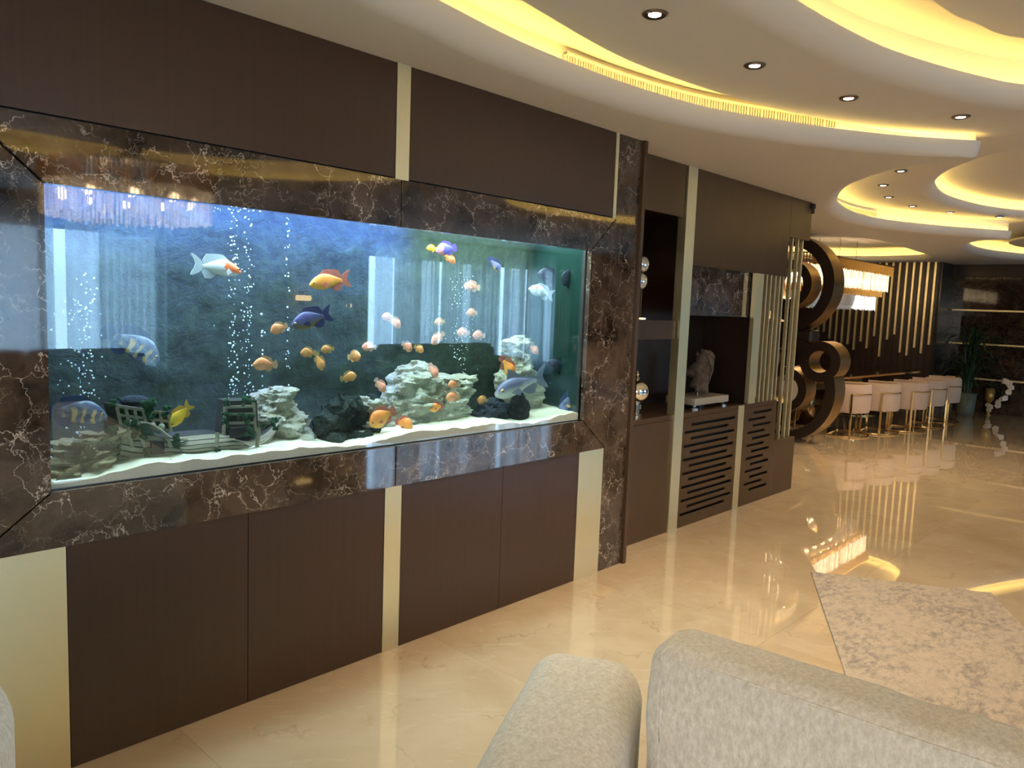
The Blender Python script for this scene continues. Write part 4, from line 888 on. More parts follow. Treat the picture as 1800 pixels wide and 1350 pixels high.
for x in (6.54, 6.68): cp('gold_rod', MB().box(x - 0.015, x + 0.015, NY + 0.24, NY + 0.27, 0.49 if x > 6.4 else ZCN, 2.264 if x > 6.4 else 2.30), 'gold')
# ornaments in the niche
M['pearl'] = simple('pearly_glass', (0.75, 0.73, 0.66, 1), 0.08, 0.6)
M['chrome'] = simple('mirror_silver', (0.85, 0.86, 0.85, 1), 0.06, 1.0)
M['statue'] = mk_rock('bronze_cast', (0.20, 0.155, 0.13, 1), (0.44, 0.37, 0.32, 1), (0.06, 0.045, 0.035, 1), 22)
M['statue'].node_tree.nodes['Principled BSDF'].inputs['Metallic'].default_value = 0.5; M['statue'].node_tree.nodes['Principled BSDF'].inputs['Roughness'].default_value = 0.38
p1 = Vector((4.48, 3.02, 1.53))
t = empty('pearl_ornament', p1); tag(t, 'ornament of two stacked pearly discs on the niche shelf', 'ornament')
MB().lathe([(0.045, 0), (0.045, 0.012), (0.008, 0.02)], p1, 16).build('foot', M['goldpol'], t, p1)
MB().tube([p1, p1 + Vector((0, 0, 0.40))], 0.005, 8).build('stem', M['goldpol'], t, p1)
for dz_, dx_ in ((0.262, -0.004), (0.378, 0.006)): MB().ball(p1 + Vector((dx_, -0.005, dz_)), 0.052, 20, 12, (1, 0.5, 1)).build('disc', M['pearl'], t, p1, smooth=True)
MB().tube([p1 + Vector((0.06, 0, 0.27)), p1 + Vector((0.15, 0, 0.27))], 0.003, 6).build('needle', M['chrome'], t, p1)
p1 = Vector((4.44, 2.99, ZCN))
t = empty('globe_ornament', p1); tag(t, 'mirrored silver globe on a stacked base at the niche edge', 'ornament')
MB().lathe([(0.045, 0), (0.045, 0.02), (0.03, 0.025), (0.03, 0.05), (0.042, 0.055), (0.042, 0.085), (0.02, 0.095)], p1, 18).build('base', M['chrome'], t, p1)
MB().ball(p1 + Vector((0, 0, 0.175)), 0.085, 24, 16).build('globe', M['chrome'], t, p1, smooth=True)
MB().lathe([(0.018, 0.255), (0.018, 0.27), (0.008, 0.28), (0.014, 0.295), (0.003, 0.32)], p1, 12).build('finial', M['chrome'], t, p1)
# horse bust
def inflate(poly, T, D, step, fn, nz=0.0, nf=30):
    n = len(poly); P = [Vector(p) for p in poly]
    def dist(q):
        return min((q - (a + (b - a) * max(0, min(1, (q - a).dot(b - a) / max(1e-9, (b - a).length_squared))))).length for a, b in zip(P, P[1:] + P[:1]))
    def inside(q):
        r_ = False
        for a, b in zip(P, P[1:] + P[:1]):
            if (a.y > q.y) != (b.y > q.y) and q.x < (b.x - a.x) * (q.y - a.y) / (b.y - a.y) + a.x: r_ = not r_
        return r_
    pts = [p.copy() for p in P]; xs = [p.x for p in P]; ys = [p.y for p in P]; x = min(xs)
    while x < max(xs):
        yy = min(ys)
        while yy < max(ys):
            q = Vector((x + random.uniform(-.2, .2) * step, yy + random.uniform(-.2, .2) * step))
            if inside(q) and dist(q) > step * 0.5: pts.append(q)
            yy += step
        x += step
    res = delaunay_2d_cdt(pts, [(i, (i + 1) % n) for i in range(n)], [], 0, 1e-6)
    vs2 = res[0]; fs2 = [f for f in res[2] if inside(sum((vs2[i] for i in f), Vector((0, 0))) / len(f))]; N = len(vs2); V = []
    for sgn in (-1, 1):
        for q in vs2:
            d = min(dist(q) / D, 1.0); h = T * math.sqrt(max(0, 1 - (1 - d) ** 2)) + 0.002
            if nz: h += nz * noise.fractal(Vector((q.x * nf, q.y * nf, 0)), 1, 2, 3) * d
            V.append(fn(q.x, q.y, sgn * h))
    F = [tuple(f) for f in fs2] + [tuple(i + N for i in reversed(f)) for f in fs2]
    ed = {}
    for f in fs2:
        for a, b in zip(f, list(f[1:]) + [f[0]]): ed[(a, b)] = 1
    for (a, b) in list(ed):
        if (b, a) not in ed: F.append((b, a, a + N, b + N))
    return MB().add(V, F)
hy = 3.06
hp = [(221, 683), (212, 680), (215, 670), (218, 664), (212, 662), (206, 659), (205, 651), (212, 645), (219, 638), (223, 630), (226, 626), (226, 617), (230, 622), (233, 613), (238, 615), (248, 616), (255, 623), (252, 634), (248, 645), (247, 660), (245, 676), (244, 692), (232, 691), (222, 689)]
HC = Vector((atY(1229, 660, hy).x, hy, 0)); HV = Vector((HC.x, HC.y, 0)).normalized(); HE = Vector((HV.y, -HV.x, 0))
def onH(px, py):
    d = ray(px, py); q = Vector((0, 0, CAMH)) + d * (HC.dot(HV) / d.dot(HV)); return (q - HC).dot(HE), q.z
HF = lambda u, v, w: tuple(HC + HE * u + HV * w + Vector((0, 0, v)))
hpoly = [onH(a + 1000, b) for a, b in hp]
hx = HC.x
hb = empty('horse_bust', (hx, hy, ZCN)); tag(hb, 'grey-brown horse head bust on a marble plinth in the niche', 'sculpture'); HO = Vector(hb.location)
zb = min(p[1] for p in hpoly)
inflate(catmull(hpoly, 3, True), 0.055, 0.06, 0.012, HF, 0.012, 40).build('horse_head', M['statue'], hb, HO, smooth=True)
mane = MB()
for k in range(10):
    a = onH(1238 + k * 1.9, 615 + k * 1.0); b = onH(1248 - abs(k - 4) * 0.6, 630 + k * 5.0)
    mane.tube([HF(a[0], a[1], -0.02), HF((a[0] + b[0]) / 2 + 0.008, (a[1] + b[1]) / 2, -0.05), HF(b[0], b[1], -0.03)], [0.008, 0.010, 0.004], 7)
mane.build('mane', M['statue'], hb, HO, smooth=True)
for q_ in ((1226, 617), (1236, 614)):
    a = onH(*q_); MB().prism([(-0.012, -0.04), (0.014, -0.036), (0.0, 0.012)], -0.008, 0.008, lambda u, v, w: HF(a[0] + u, a[1] + v, w - 0.015)).build('ear', M['statue'], hb, HO)
for nm_, q_, r_, sc_ in (('cheek', (1231, 643), 0.034, (1, 0.8, 1.1)), ('muzzle', (1209, 653), 0.022, (1, 1, 0.8)), ('neck_muscle', (1236, 668), 0.030, (1, 0.7, 2.0)), ('chest', (1226, 680), 0.026, (1, 0.8, 1.3))):
    a = onH(*q_); MB().ball(HF(a[0], a[1], -0.034), r_, 14, 10, sc_).build(nm_, M['statue'], hb, HO, smooth=True)
a = onH(1223, 634); MB().ball(HF(a[0], a[1], -0.046), 0.008, 10, 7).build('eye', M['eyeblack'], hb, HO, smooth=True)
a = onH(1208, 655); MB().ball(HF(a[0], a[1], -0.034), 0.006, 8, 6).build('nostril', M['eyeblack'], hb, HO, smooth=True)
MB().tube([HF(*onH(1209, 661), -0.03), HF(*onH(1219, 655), -0.045)], 0.003, 6).build('mouth', M['eyeblack'], hb, HO)
MB().tube([(hx - 0.01, hy, ZCN + 0.08), (hx - 0.01, hy, zb + 0.02)], 0.012, 10).build('rod', M['steel'], hb, HO)
M['plinth'] = simple('grey_plinth_stone', (0.42, 0.38, 0.31, 1), 0.35)
MB().box(hx - 0.26, hx + 0.26, hy - 0.13, hy + 0.13, ZCN + 0.03, ZCN + 0.085).build('plinth', M['plinth'], hb, HO, bevel=0.004)
for sx_, sy_ in ((-1, -1), (1, -1), (-1, 1), (1, 1)): MB().lathe([(0.03, 0), (0.03, 0.01), (0.015, 0.016), (0.015, 0.032)], (hx + sx_ * 0.22, hy + sy_ * 0.10, ZCN), 12).build('foot', M['chrome'], hb, HO)

# ================================================================== RING SCREEN (bronze rings between the rooms)
rs_ = empty('ring_screen', (9.62, 4.2, 0)); tag(rs_, 'tall bronze screen of stacked rings behind the gold rods', 'room divider'); RO = Vector(rs_.location)
def ring(cy, cz, ro, ri, x0=9.47, x1=9.80, n=64, cuts=()):
    keep = lambda k: not any((Vector((cy + (ro + ri) / 2 * math.cos(2 * math.pi * (k + .5) / n), cz + (ro + ri) / 2 * math.sin(2 * math.pi * (k + .5) / n))) - Vector(c_[:2])).length < c_[2] for c_ in cuts)
    mb = MB(); vs_ = []
    for (r_, x) in ((ro, x0), (ri, x0), (ro, x1), (ri, x1)):
        for k in range(n): a = 2 * math.pi * k / n; vs_.append((x, cy + r_ * math.cos(a), cz + r_ * math.sin(a)))
    mb.cur = 0; mb.add(vs_, [(k, (k + 1) % n, n + (k + 1) % n, n + k) for k in range(n) if keep(k)] + [(2 * n + k, 3 * n + k, 3 * n + (k + 1) % n, 2 * n + (k + 1) % n) for k in range(n) if keep(k)])
    mb.cur = 1
    for k in range(n):
        if not keep(k): continue
        mb.f.append((k, 2 * n + k, 2 * n + (k + 1) % n, (k + 1) % n)); mb.mi.append(1)
        mb.f.append((n + k, n + (k + 1) % n, 3 * n + (k + 1) % n, 3 * n + k)); mb.mi.append(1)
    o = mb.build('ring', [M['bronzedark'], M['bronze']], rs_, RO); smooth_angle(o, 50); return o
ring(4.23, 1.985, 0.61, 0.475); ring(4.16, 0.655, 0.655, 0.53, cuts=((3.72, 1.04, 0.21), (4.62, 1.04, 0.21)))
ring(3.72, 1.04, 0.25, 0.135, 9.465, 9.805); ring(4.62, 1.04, 0.25, 0.135, 9.465, 9.805)
ring(4.20, 1.985, 0.30, 0.19, 9.48, 9.79); ring(4.15, 0.655, 0.285, 0.18, 9.48, 9.79)
MB().box(9.50, 9.78, 3.86, 4.5, 1.26, 1.42).build('connector', M['bronzedark'], rs_, RO, bevel=0.03)
for cz in (1.985, 0.655): MB().box(9.52, 9.77, 4.46, 4.70, cz - 0.05, cz + 0.05).build('connector', M['bronzedark'], rs_, RO)
# ================================================================== FAR WALLS
fw = empty('wall_strip_panel', (14.8, 5.2, 0)); struct(fw); FO = Vector(fw.location)
nsl = 34
for k in range(nsl):                               # dark vertical boards of the dining wall
    y0 = 3.87 + k * 0.11
    MB().box(14.775, 14.80, y0 + 0.002, y0 + 0.106, 0, 2.6).build('board', M['wooddark'], fw, FO)
strips = [(1322, 1070), (1255, 1150), (1200, 1100), (1137, 1170), (1085, 1142), (1040, 978), (980, 1025), (912, 1182), (873, 995), (808, 1107), (753, 1043), (685, 1120), (630, 1068), (575, 1085), (520, 1100), (475, 1018), (455, 958), (430, 995), (408, 1015)]
yb = 3.955
for k, (sx_, sy_) in enumerate(strips):
    p = atX(1380 + sx_ / 5.193, 400 + sy_ / 5.193, 14.76)
    yk = 3.93 + k * 0.115
    MB().box(14.745, 14.775, yk - 0.017, yk + 0.017, p.z, 2.6).build('gold_strip', M['gold'], fw, FO)
mw = empty('wall_marble_panel', (15.6, 2.5, 0)); struct(mw); MO = Vector(mw.location)
MB().box(15.50, 15.6, -1.5, 3.84, 2.385, 2.6).build('header', M['wooddark'], mw, MO)
yy = 3.84
while yy > -1.0:
    MB().box(15.575, 15.598, yy - 1.25 + 0.002, yy - 0.002, 0.0, 2.385).build('marble_slab', M['marblefar'], mw, MO); yy -= 1.25
for z in (1.80, 1.21, 0.60): MB().box(15.50, 15.575, -1.0, 3.80, z - 0.014, z + 0.014).build('gold_shelf', M['gold'], mw, MO)
M['ribs'] = simple('ribbed_dark_panel', (0.018, 0.018, 0.016, 1), 0.25)
for k in range(18): MB().box(14.82 + k * 0.042, 14.852 + k * 0.042, 3.835, 3.86, 0, 2.6).build('rib', M['ribs'], mw, MO)

# ================================================================== DINING SET
def make_chair(loc, rz, label):
    t = empty('dining_chair', loc, rz); tag(t, label, 'chair', 'cream dining chairs')
    # local: front +Y, back -Y
    ro, ri = 0.31, 0.255; n = 22
    vs_ = []; fs = []
    prof = [(ri, 0.33), (ro - 0.012, 0.33), (ro, 0.36), (ro + 0.004, 0.55), (ro, 0.69), (ro - 0.02, 0.71), (ri + 0.015, 0.71), (ri, 0.69)]
    for k in range(n + 1):
        a = math.pi + math.pi * k / n
        ext = 0.12
        for (r_, z) in prof: vs_.append((r_ * math.cos(a), r_ * math.sin(a), z))
    m = len(prof); N = n + 1
    # straight arms forward
    pre = [(-r_, 0.20, z) for r_, z in prof]; post = [(r_, 0.20, z) for r_, z in prof]
    vs_ = pre + vs_ + post; N += 2
    for i in range(N - 1):
        for k in range(m): fs.append((i * m + k, i * m + (k + 1) % m, (i + 1) * m + (k + 1) % m, (i + 1) * m + k))
    fs += [tuple(range(m)), tuple((N - 1) * m + k for k in range(m - 1, -1, -1))]
    o = MB().add(vs_, fs).build('backrest', M['velvet'], t); smooth_angle(o, 60)
    MB().box(-0.25, 0.25, -0.20, 0.26, 0.32, 0.43).build('seat', M['velvet'], t, bevel=0.03, seg=3)
    band = [( (ro + 0.012) * math.cos(math.pi + math.pi * k / n), (ro + 0.012) * math.sin(math.pi + math.pi * k / n), 0.585) for k in range(3, n - 2)]
    MB().tube(band, 0.009, 6).build('band', M['goldpol'], t)
    for k in (3, n - 3):
        a = math.pi + math.pi * k / n; x, y = (ro + 0.014) * math.cos(a), (ro + 0.014) * math.sin(a)
        MB().box(x - 0.012, x + 0.012, y - 0.012, y + 0.012, 0.0, 0.59).build('leg', M['goldpol'], t)
    for x in (-0.30, 0.30): MB().box(x - 0.012, x + 0.012, 0.17, 0.195, 0.0, 0.36).build('leg', M['goldpol'], t)
    basep = [(-0.30, 0.18, 0.011)] + [(0.322 * math.cos(math.pi + math.pi * k / n), 0.322 * math.sin(math.pi + math.pi * k / n), 0.011) for k in range(n + 1)] + [(0.30, 0.18, 0.011), (-0.30, 0.18, 0.011)]
    MB().tube(basep, 0.011, 6).build('base_ring', M['goldpol'], t)
    t.scale = (0.95, 0.95, 1.0)
    return t
near = [(10.72, 3.80), (11.35, 3.62), (11.98, 3.44), (12.74, 3.40), (13.52, 3.38)]
labs = ['cream chair at the dining table, nearest to the ring screen', 'second cream chair along the dining table from the ring screen', 'third cream chair along the near side of the dining table', 'fourth cream chair along the near side of the dining table', 'cream chair at the far end of the near row, before the potted palm']
ch0 = None
for (x, y), lb in zip(near, labs):
    if ch0 is None: ch0 = make_chair((x, y, 0), R(6), lb)
    else:
        c = copy_tree(ch0); c.location = (x, y, 0); c.rotation_euler.z = R(6 + random.uniform(-5, 5)); c['label'] = lb
for k, x in enumerate((10.75, 11.45, 12.15, 12.85, 13.55)):
    c = copy_tree(ch0); c.location = (x, 5.42, 0); c.rotation_euler.z = R(180); c['label'] = ['cream chair on the far side of the dining table seen through the lower ring', 'second cream chair on the far side of the dining table', 'middle cream chair on the far side of the dining table', 'fourth cream chair on the far side of the dining table', 'last cream chair on the far side of the dining table'][k]
c = copy_tree(ch0); c.location = (10.14, 4.62, 0); c.rotation_euler.z = R(-90); c['label'] = 'cream chair at the head of the dining table behind the gold rods'
dt = empty('dining_table', (12.2, 4.58, 0)); tag(dt, 'long dark glass dining table with gold rim and pedestals', 'table'); DO = Vector(dt.location)
M['darkglass'] = simple('dark_table_glass', (0.02, 0.013, 0.010, 1), 0.05, IOR=1.6)
poly = [(10.4, 4.03), (13.9, 3.80), (13.9, 5.18), (10.4, 5.18)]
MB().plate([poly], 0.742, 0.762, XY).build('table_top', M['darkglass'], dt, DO, bevel=0.004)
cxp = [(x, y, 0.74) for x, y in poly]
MB().bar(cxp[0], cxp[1], 0.02, 0.03).bar(cxp[2], cxp[3], 0.02, 0.03).bar(cxp[3], cxp[0], 0.02, 0.03).bar(cxp[1], cxp[2], 0.02, 0.03).build('rim', M['goldpol'], dt, DO)
for x in (11.3, 13.2):
    MB().lathe([(0.36, 0), (0.36, 0.02), (0.16, 0.05), (0.10, 0.3), (0.12, 0.6), (0.28, 0.735)], (x, 4.58, 0), 24).build('pedestal', M['goldpol'], dt, DO, smooth=True)
# chandelier over the table
M['rodgold'] = simple('gold_glass_rods', (0.55, 0.30, 0.07, 1), 0.2, 0.75)
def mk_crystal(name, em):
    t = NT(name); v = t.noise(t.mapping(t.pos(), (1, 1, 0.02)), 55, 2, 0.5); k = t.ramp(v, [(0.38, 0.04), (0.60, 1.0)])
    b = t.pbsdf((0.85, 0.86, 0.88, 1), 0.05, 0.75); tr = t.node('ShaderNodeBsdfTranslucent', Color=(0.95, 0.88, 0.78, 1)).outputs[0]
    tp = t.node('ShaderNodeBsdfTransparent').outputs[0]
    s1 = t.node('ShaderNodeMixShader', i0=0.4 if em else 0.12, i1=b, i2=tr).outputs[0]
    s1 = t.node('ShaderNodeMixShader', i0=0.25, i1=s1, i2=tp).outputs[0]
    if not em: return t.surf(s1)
    e_ = t.node('ShaderNodeEmission', Color=(1.0, 0.74, 0.46, 1), Strength=t.math('MULTIPLY', k, em)).outputs[0]  # glow put into the rods, in place of bulb light through crystal
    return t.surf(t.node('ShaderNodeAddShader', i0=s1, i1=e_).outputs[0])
M['crystal'] = mk_crystal('self_glow_crystal_rods', 0.75); M['crystal2'] = mk_crystal('clear_crystal_rods', 0)
def rods(outline, z0, z1, r_, step, jit=0.012):
    mb = MB(); P = [Vector(p) for p in outline]; pts = []
    for a, b in zip(P, P[1:] + P[:1]):
        n = max(1, int((b - a).length / step))
        for k in range(n): pts.append(a.lerp(b, k / n))
    for p in pts:
        j = random.uniform(-jit, jit)
        mb.tube([(p.x, p.y, z0 + j), (p.x, p.y, z1 + j)], r_, 5)
    return mb
cx_, cy_ = 11.75, 4.60
dc = empty('dining_chandelier', (cx_, cy_, 1.78)); tag(dc, 'long tiered crystal chandelier with gold rods over the dining table', 'chandelier'); DCO = Vector(dc.location)
def rect(hx, hy, dx=0): return [(cx_ - hx + dx, cy_ - hy), (cx_ + hx + dx, cy_ - hy), (cx_ + hx + dx, cy_ + hy), (cx_ - hx + dx, cy_ + hy)]
for nm, hx, hy, z0, z1, m_, r_, st in (('gold_rod_tier', 1.62, 0.42, 2.28, 2.43, 'rodgold', 0.008, 0.040), ('crystal_tier', 1.54, 0.38, 2.03, 2.30, 'crystal', 0.0085, 0.042), ('gold_rod_tier', 1.44, 0.33, 1.94, 2.05, 'rodgold', 0.009, 0.034), ('crystal_tier', 1.32, 0.28, 1.72, 1.96, 'crystal2', 0.0085, 0.040)):
    tag(rods(rect(hx, hy), z0, z1, r_, st).build(nm, M[m_], dc, DCO), kind='stuff')
MB().box(cx_ - 1.63, cx_ + 1.63, cy_ - 0.43, cy_ - 0.40, 2.42, 2.44).box(cx_ - 1.63, cx_ + 1.63, cy_ + 0.40, cy_ + 0.43, 2.42, 2.44).box(cx_ - 1.63, cx_ - 1.60, cy_ - 0.43, cy_ + 0.43, 2.42, 2.44).box(cx_ + 1.60, cx_ + 1.63, cy_ - 0.43, cy_ + 0.43, 2.42, 2.44).box(cx_ - 1.63, cx_ + 1.63, cy_ - 0.015, cy_ + 0.015, 2.42, 2.44).build('frame', M['goldpol'], dc, DCO)
for x in (-1.1, -0.4, 0.4, 1.1): MB().tube([(cx_ + x, cy_, 2.44), (cx_ + x, cy_, 2.82)], 0.004, 6).build('cable', M['steel'], dc, DCO)
for k in range(9):
    x = cx_ - 1.3 + k * 0.325
    MB().ball((x, cy_ - 0.12, 2.16), 0.035, 10, 7).build('bulb', M['bulb'], dc, DCO, smooth=True)
    MB().ball((x, cy_ + 0.12, 2.16), 0.035, 10, 7).build('bulb', M['bulb'], dc, DCO, smooth=True)
# living-room chandelier (behind the camera's view, mirrored in the marble and glass)
lc = empty('living_chandelier', (2.75, -2.0, 2.22)); tag(lc, 'round crystal chandelier mirrored in the marble above the aquarium', 'chandelier'); LO = Vector(lc.location)
def circ(r_, n=40): return [(2.75 + r_ * math.cos(2 * math.pi * k / n), -2.0 + r_ * math.sin(2 * math.pi * k / n)) for k in range(n)]
tag(rods(circ(0.72), 2.50, 2.66, 0.012, 0.03).build('gold_rod_tier', M['rodgold'], lc, LO), kind='stuff')
tag(rods(circ(0.70), 2.24, 2.52, 0.011, 0.035).build('crystal_tier', M['crystal'], lc, LO), kind='stuff')
tag(rods(circ(0.48), 2.20, 2.48, 0.011, 0.04).build('crystal_tier', M['crystal'], lc, LO), kind='stuff')
MB().lathe([(0.74, 2.66), (0.74, 2.68), (0.1, 2.69), (0.1, 2.915)], (2.75, -2.0, 0), 40).build('frame', M['goldpol'], lc, LO)
for k in range(10):
    a = 2 * math.pi * k / 10; MB().ball((2.75 + 0.55 * math.cos(a), -2.0 + 0.55 * math.sin(a), 2.42), 0.04, 10, 7).build('bulb', M['bulb'], lc, LO, smooth=True)

# ---- potted palm and orchid at the far wall
M['leaf'] = simple('dark_green_leaf', (0.012, 0.050, 0.016, 1), 0.4)
M['pot'] = simple('grey_green_pot', (0.10, 0.12, 0.10, 1), 0.4)
pl = empty('potted_palm', (14.72, 3.26, 0)); tag(pl, 'dark green leafy palm in a pot against the marble wall', 'plant')
MB().lathe([(0.11, 0), (0.13, 0.1), (0.15, 0.40), (0.135, 0.40), (0.13, 0.38), (0.01, 0.38)], (0, 0, 0), 20).build('pot', M['pot'], pl, smooth=True)
for k in range(3):
    a = k * 2.1; MB().tube([(0.04 * math.cos(a), 0.04 * math.sin(a), 0.36), (0.07 * math.cos(a), 0.07 * math.sin(a), 0.9), (0.10 * math.cos(a), 0.10 * math.sin(a), 1.05 + 0.1 * k)], 0.018, 7).build('stem', M['leaf'], pl)
lm = MB(); v = []; f = []
for i in range(9):
    t_ = i / 8; w = 0.035 * math.sin(math.pi * (0.12 + 0.88 * t_)) + 0.001; x = 0.58 * t_; z = 0.22 * math.sin(t_ * 2.4) - 0.16 * t_ * t_
    v += [(x, -w, z + 0.006), (x, 0, z), (x, w, z + 0.006), (x, 0, z + 0.003)]
for i in range(8):
    for k in range(4): f.append((i * 4 + k, i * 4 + (k + 1) % 4, i * 4 + 4 + (k + 1) % 4, i * 4 + 4 + k))
lo = lm.add(v, f).build('leaf', M['leaf'], pl, smooth=True); leaf_me = lo.data
lo.location = (0, 0, 1.2); lo.rotation_euler = (0, -0.5, 0.3)
for k in range(110):
    z = random.choice((0.55, 0.7, 0.8, 0.95, 1.1, 1.2, 1.3)) + random.uniform(-.08, .08); a = random.uniform(0, 6.28)
    link_mesh('leaf', leaf_me, pl, (0.08 * math.cos(a), 0.08 * math.sin(a), z), (0, random.uniform(-1.0, 0.35), a), (random.uniform(.5, .85),) * 3)
M['petal'] = simple('white_petal', (0.82, 0.72, 0.62, 1), 0.5)
M['vase'] = simple('gold_vase', (0.45, 0.28, 0.08, 1), 0.3, 0.6)
ob = Vector((15.25, 2.98, 0)); orc = empty('orchid', ob); tag(orc, 'white orchid in a gold vase on the floor by the marble wall', 'plant')
MB().lathe([(0.05, 0), (0.03, 0.02), (0.025, 0.22), (0.07, 0.28), (0.075, 0.47), (0.068, 0.47), (0.06, 0.30), (0.01, 0.29)], (0, 0.05, 0), 16).build('vase', M['vase'], orc, smooth=True)
stp = [(0, 0.05, 0.45), (-0.03, -0.02, 0.62), (-0.05, -0.14, 0.66), (-0.08, -0.24, 0.56), (-0.08, -0.2, 0.36), (-0.08, -0.08, 0.2), (-0.06, 0.06, 0.12)]
MB().tube(stp, 0.006, 6).build('stem', M['leaf'], orc)
fm = MB(); 
for k in range(5):
    a = k * 2 * math.pi / 5; fm.ball((0, 0.028 * math.cos(a), 0.028 * math.sin(a)), 0.024, 8, 5, (0.25, 1, 1))
fo = fm.build('flower', M['petal'], orc, smooth=True); fo.location = (-0.09, -0.22, 0.58)
for k in range(15):
    i = 2 + 3.95 * k / 14; q = int(i); p = Vector(stp[q]).lerp(Vector(stp[min(q + 1, 6)]), i - q)
    link_mesh('flower', fo.data, orc, p + Vector((-0.04, random.uniform(-.05, .05), random.uniform(-.05, .05))), (0, random.uniform(-.6, .6), random.uniform(-.7, .7)))

# ================================================================== CEILING FITTINGS
dl = [((2.60, 1.76, ZB), 'nearest downlight in the ceiling panel, at the top edge'), ((3.40, 1.74, ZB), 'second downlight along the ceiling panel, above the long grille'), ((4.18, 1.60, ZB), 'third downlight along the ceiling panel'), ((4.90, 1.25, ZB), 'fourth downlight along the ceiling panel, near the right edge'),
      ((6.91, 2.17, ZC), 'downlight at the mouth of the second ceiling cove'), ((7.57, 2.52, ZC), 'second downlight inside the second ceiling cove'), ((8.33, 2.71, ZC), 'third downlight inside the second ceiling cove'), ((9.10, 2.71, ZC), 'fourth downlight inside the second ceiling cove'), ((9.80, 2.52, ZC), 'fifth downlight inside the second ceiling cove, under the rounded opening'), ((10.44, 2.16, ZC), 'last downlight inside the second ceiling cove')]
for (loc, lb) in dl:
    t = empty('downlight', loc); tag(t, lb, 'downlight', 'recessed ceiling downlights'); P = Vector(loc)
    n = 24
    MB().lathe([(0.022, -0.001), (0.040, -0.010), (0.050, -0.004), (0.050, 0.001)], loc, n).build('ring', M['steel'], t, P, smooth=True)
    MB().lathe([(0.001, -0.004), (0.024, -0.006), (0.024, -0.002)], loc, n).build('lens', M['lens'], t, P)
    s = light('downlight_lamp', 'SPOT', (0, 0, 0), (0, 0, 0), 48, (1.0, 0.74, 0.44), spot_size=R(100), spot_blend=0.8, shadow_soft_size=0.03); s.parent = t; s.location = (0, 0, -0.015)
def grille(x0, x1, z0, z1, label, lo_, hi):
    t = empty('air_grille', (0, 0, 0)); idx = [i for i in range(lo_, hi) if x0 <= LC[i][0] <= x1]
    C = [LC[i] for i in idx]; N = [LN[i] for i in idx]; S = [LS[i] for i in idx]
    c0 = C[len(C) // 2]; t.location = (c0[0], c0[1], z0); tag(t, label, 'air vent', 'linear ceiling air grilles'); O = Vector(t.location)
    off = lambda k: (C[k][0] - N[k].x * 0.118 * S[k], C[k][1] - N[k].y * 0.118 * S[k])
    P = [Vector(off(k)) for k in range(len(C))]
    L = 0; mb = MB(); step = 0.0185
    for a, b, na in zip(P, P[1:], N):
        d = (b - a); ln = d.length
        k = 0
        while L + step <= 0 or k * step < ln:
            p = a + d * (k * step / ln); mb.box(-0.004, 0.004, -0.008, 0.008, z0, z1, Matrix.Translation((p.x, p.y, 0)) @ Matrix.Rotation(math.atan2(d.y, d.x), 4, 'Z')); k += 1
    tag(mb.build('slats', M['grilleslat'], t, O), kind='stuff')
    fr = MB()
    for (za, zb_) in ((z0 - 0.012, z0), (z1, z1 + 0.012)):
        sweep2(fr, C, N, [(-0.129, za), (-0.105, za), (-0.105, zb_), (-0.129, zb_)], S)
    fr.build('frame', M['paint'], t, O)
    bk = MB(); sweep2(bk, C, N, [(-0.1285, z0), (-0.1285, z1)], S); bk.build('backing', M['grilleshade'], t, O)  # dark strip painted in for the shade between the slats
M['grilleslat'] = simple('grille_slat', (0.55, 0.50, 0.42, 1), 0.5); M['grilleshade'] = simple('grille_gap_shade', (0.03, 0.022, 0.012, 1), 0.8)
half = int(len(LC) * 0.37)
grille(2.80, 4.75, 2.728, 2.778, 'long curved air grille in the yellow lit cove above the aquarium', 0, half)
grille(7.75, 9.2, 2.728, 2.778, 'short curved air grille in the second ceiling cove', half, int(len(LC) * 0.7))

# ================================================================== SOFA, RUG, ARMCHAIR
def rbox(mb, x0, x1, y0, y1, z0, z1, rz=0, c=(0, 0), tilt=0, nz=0.006, seed=0, seg=14, e=0.18):
    # soft cushion: superellipsoid-like box with slight wrinkles
    cx, cy, cz = (x0 + x1) / 2, (y0 + y1) / 2, (z0 + z1) / 2; hx, hy, hz = (x1 - x0) / 2, (y1 - y0) / 2, (z1 - z0) / 2
    bm = bmesh.new(); bmesh.ops.create_cube(bm, size=2); bmesh.ops.subdivide_edges(bm, edges=bm.edges, cuts=seg, use_grid_fill=True)
    rr = min(hx, hy, hz) * e * 2; ids = {}
    for v in bm.verts:
        p = Vector((v.co.x * hx, v.co.y * hy, v.co.z * hz))
        q = Vector((max(-hx + rr, min(hx - rr, p.x)), max(-hy + rr, min(hy - rr, p.y)), max(-hz + rr, min(hz - rr, p.z))))
        d = p - q
        if d.length > 1e-6: p = q + d.normalized() * rr
        bul = 1 + 0.0
        w = Vector((cx, cy, cz)) + p
        nn = noise.noise(Vector((w.x * 6, w.y * 9, w.z * 5 + seed))) * nz
        p += p.normalized() * nn
        w = Vector((cx, cy, cz)) + p
        v.co = w
    bm.verts.ensure_lookup_table(); bm.verts.index_update()
    mb.add([v.co.copy() for v in bm.verts], [tuple(v.index for v in f.verts) for f in bm.faces]); bm.free()
    return mb
sofa = empty('sofa', (1.60, 0.345, 0), R(5.4)); tag(sofa, 'cream boucle sofa with thick back cushion and low arm in the foreground', 'sofa')
def sp(name, mb, mat='fabric', parent=sofa): return mb.build(name, M[mat], parent, smooth=True)
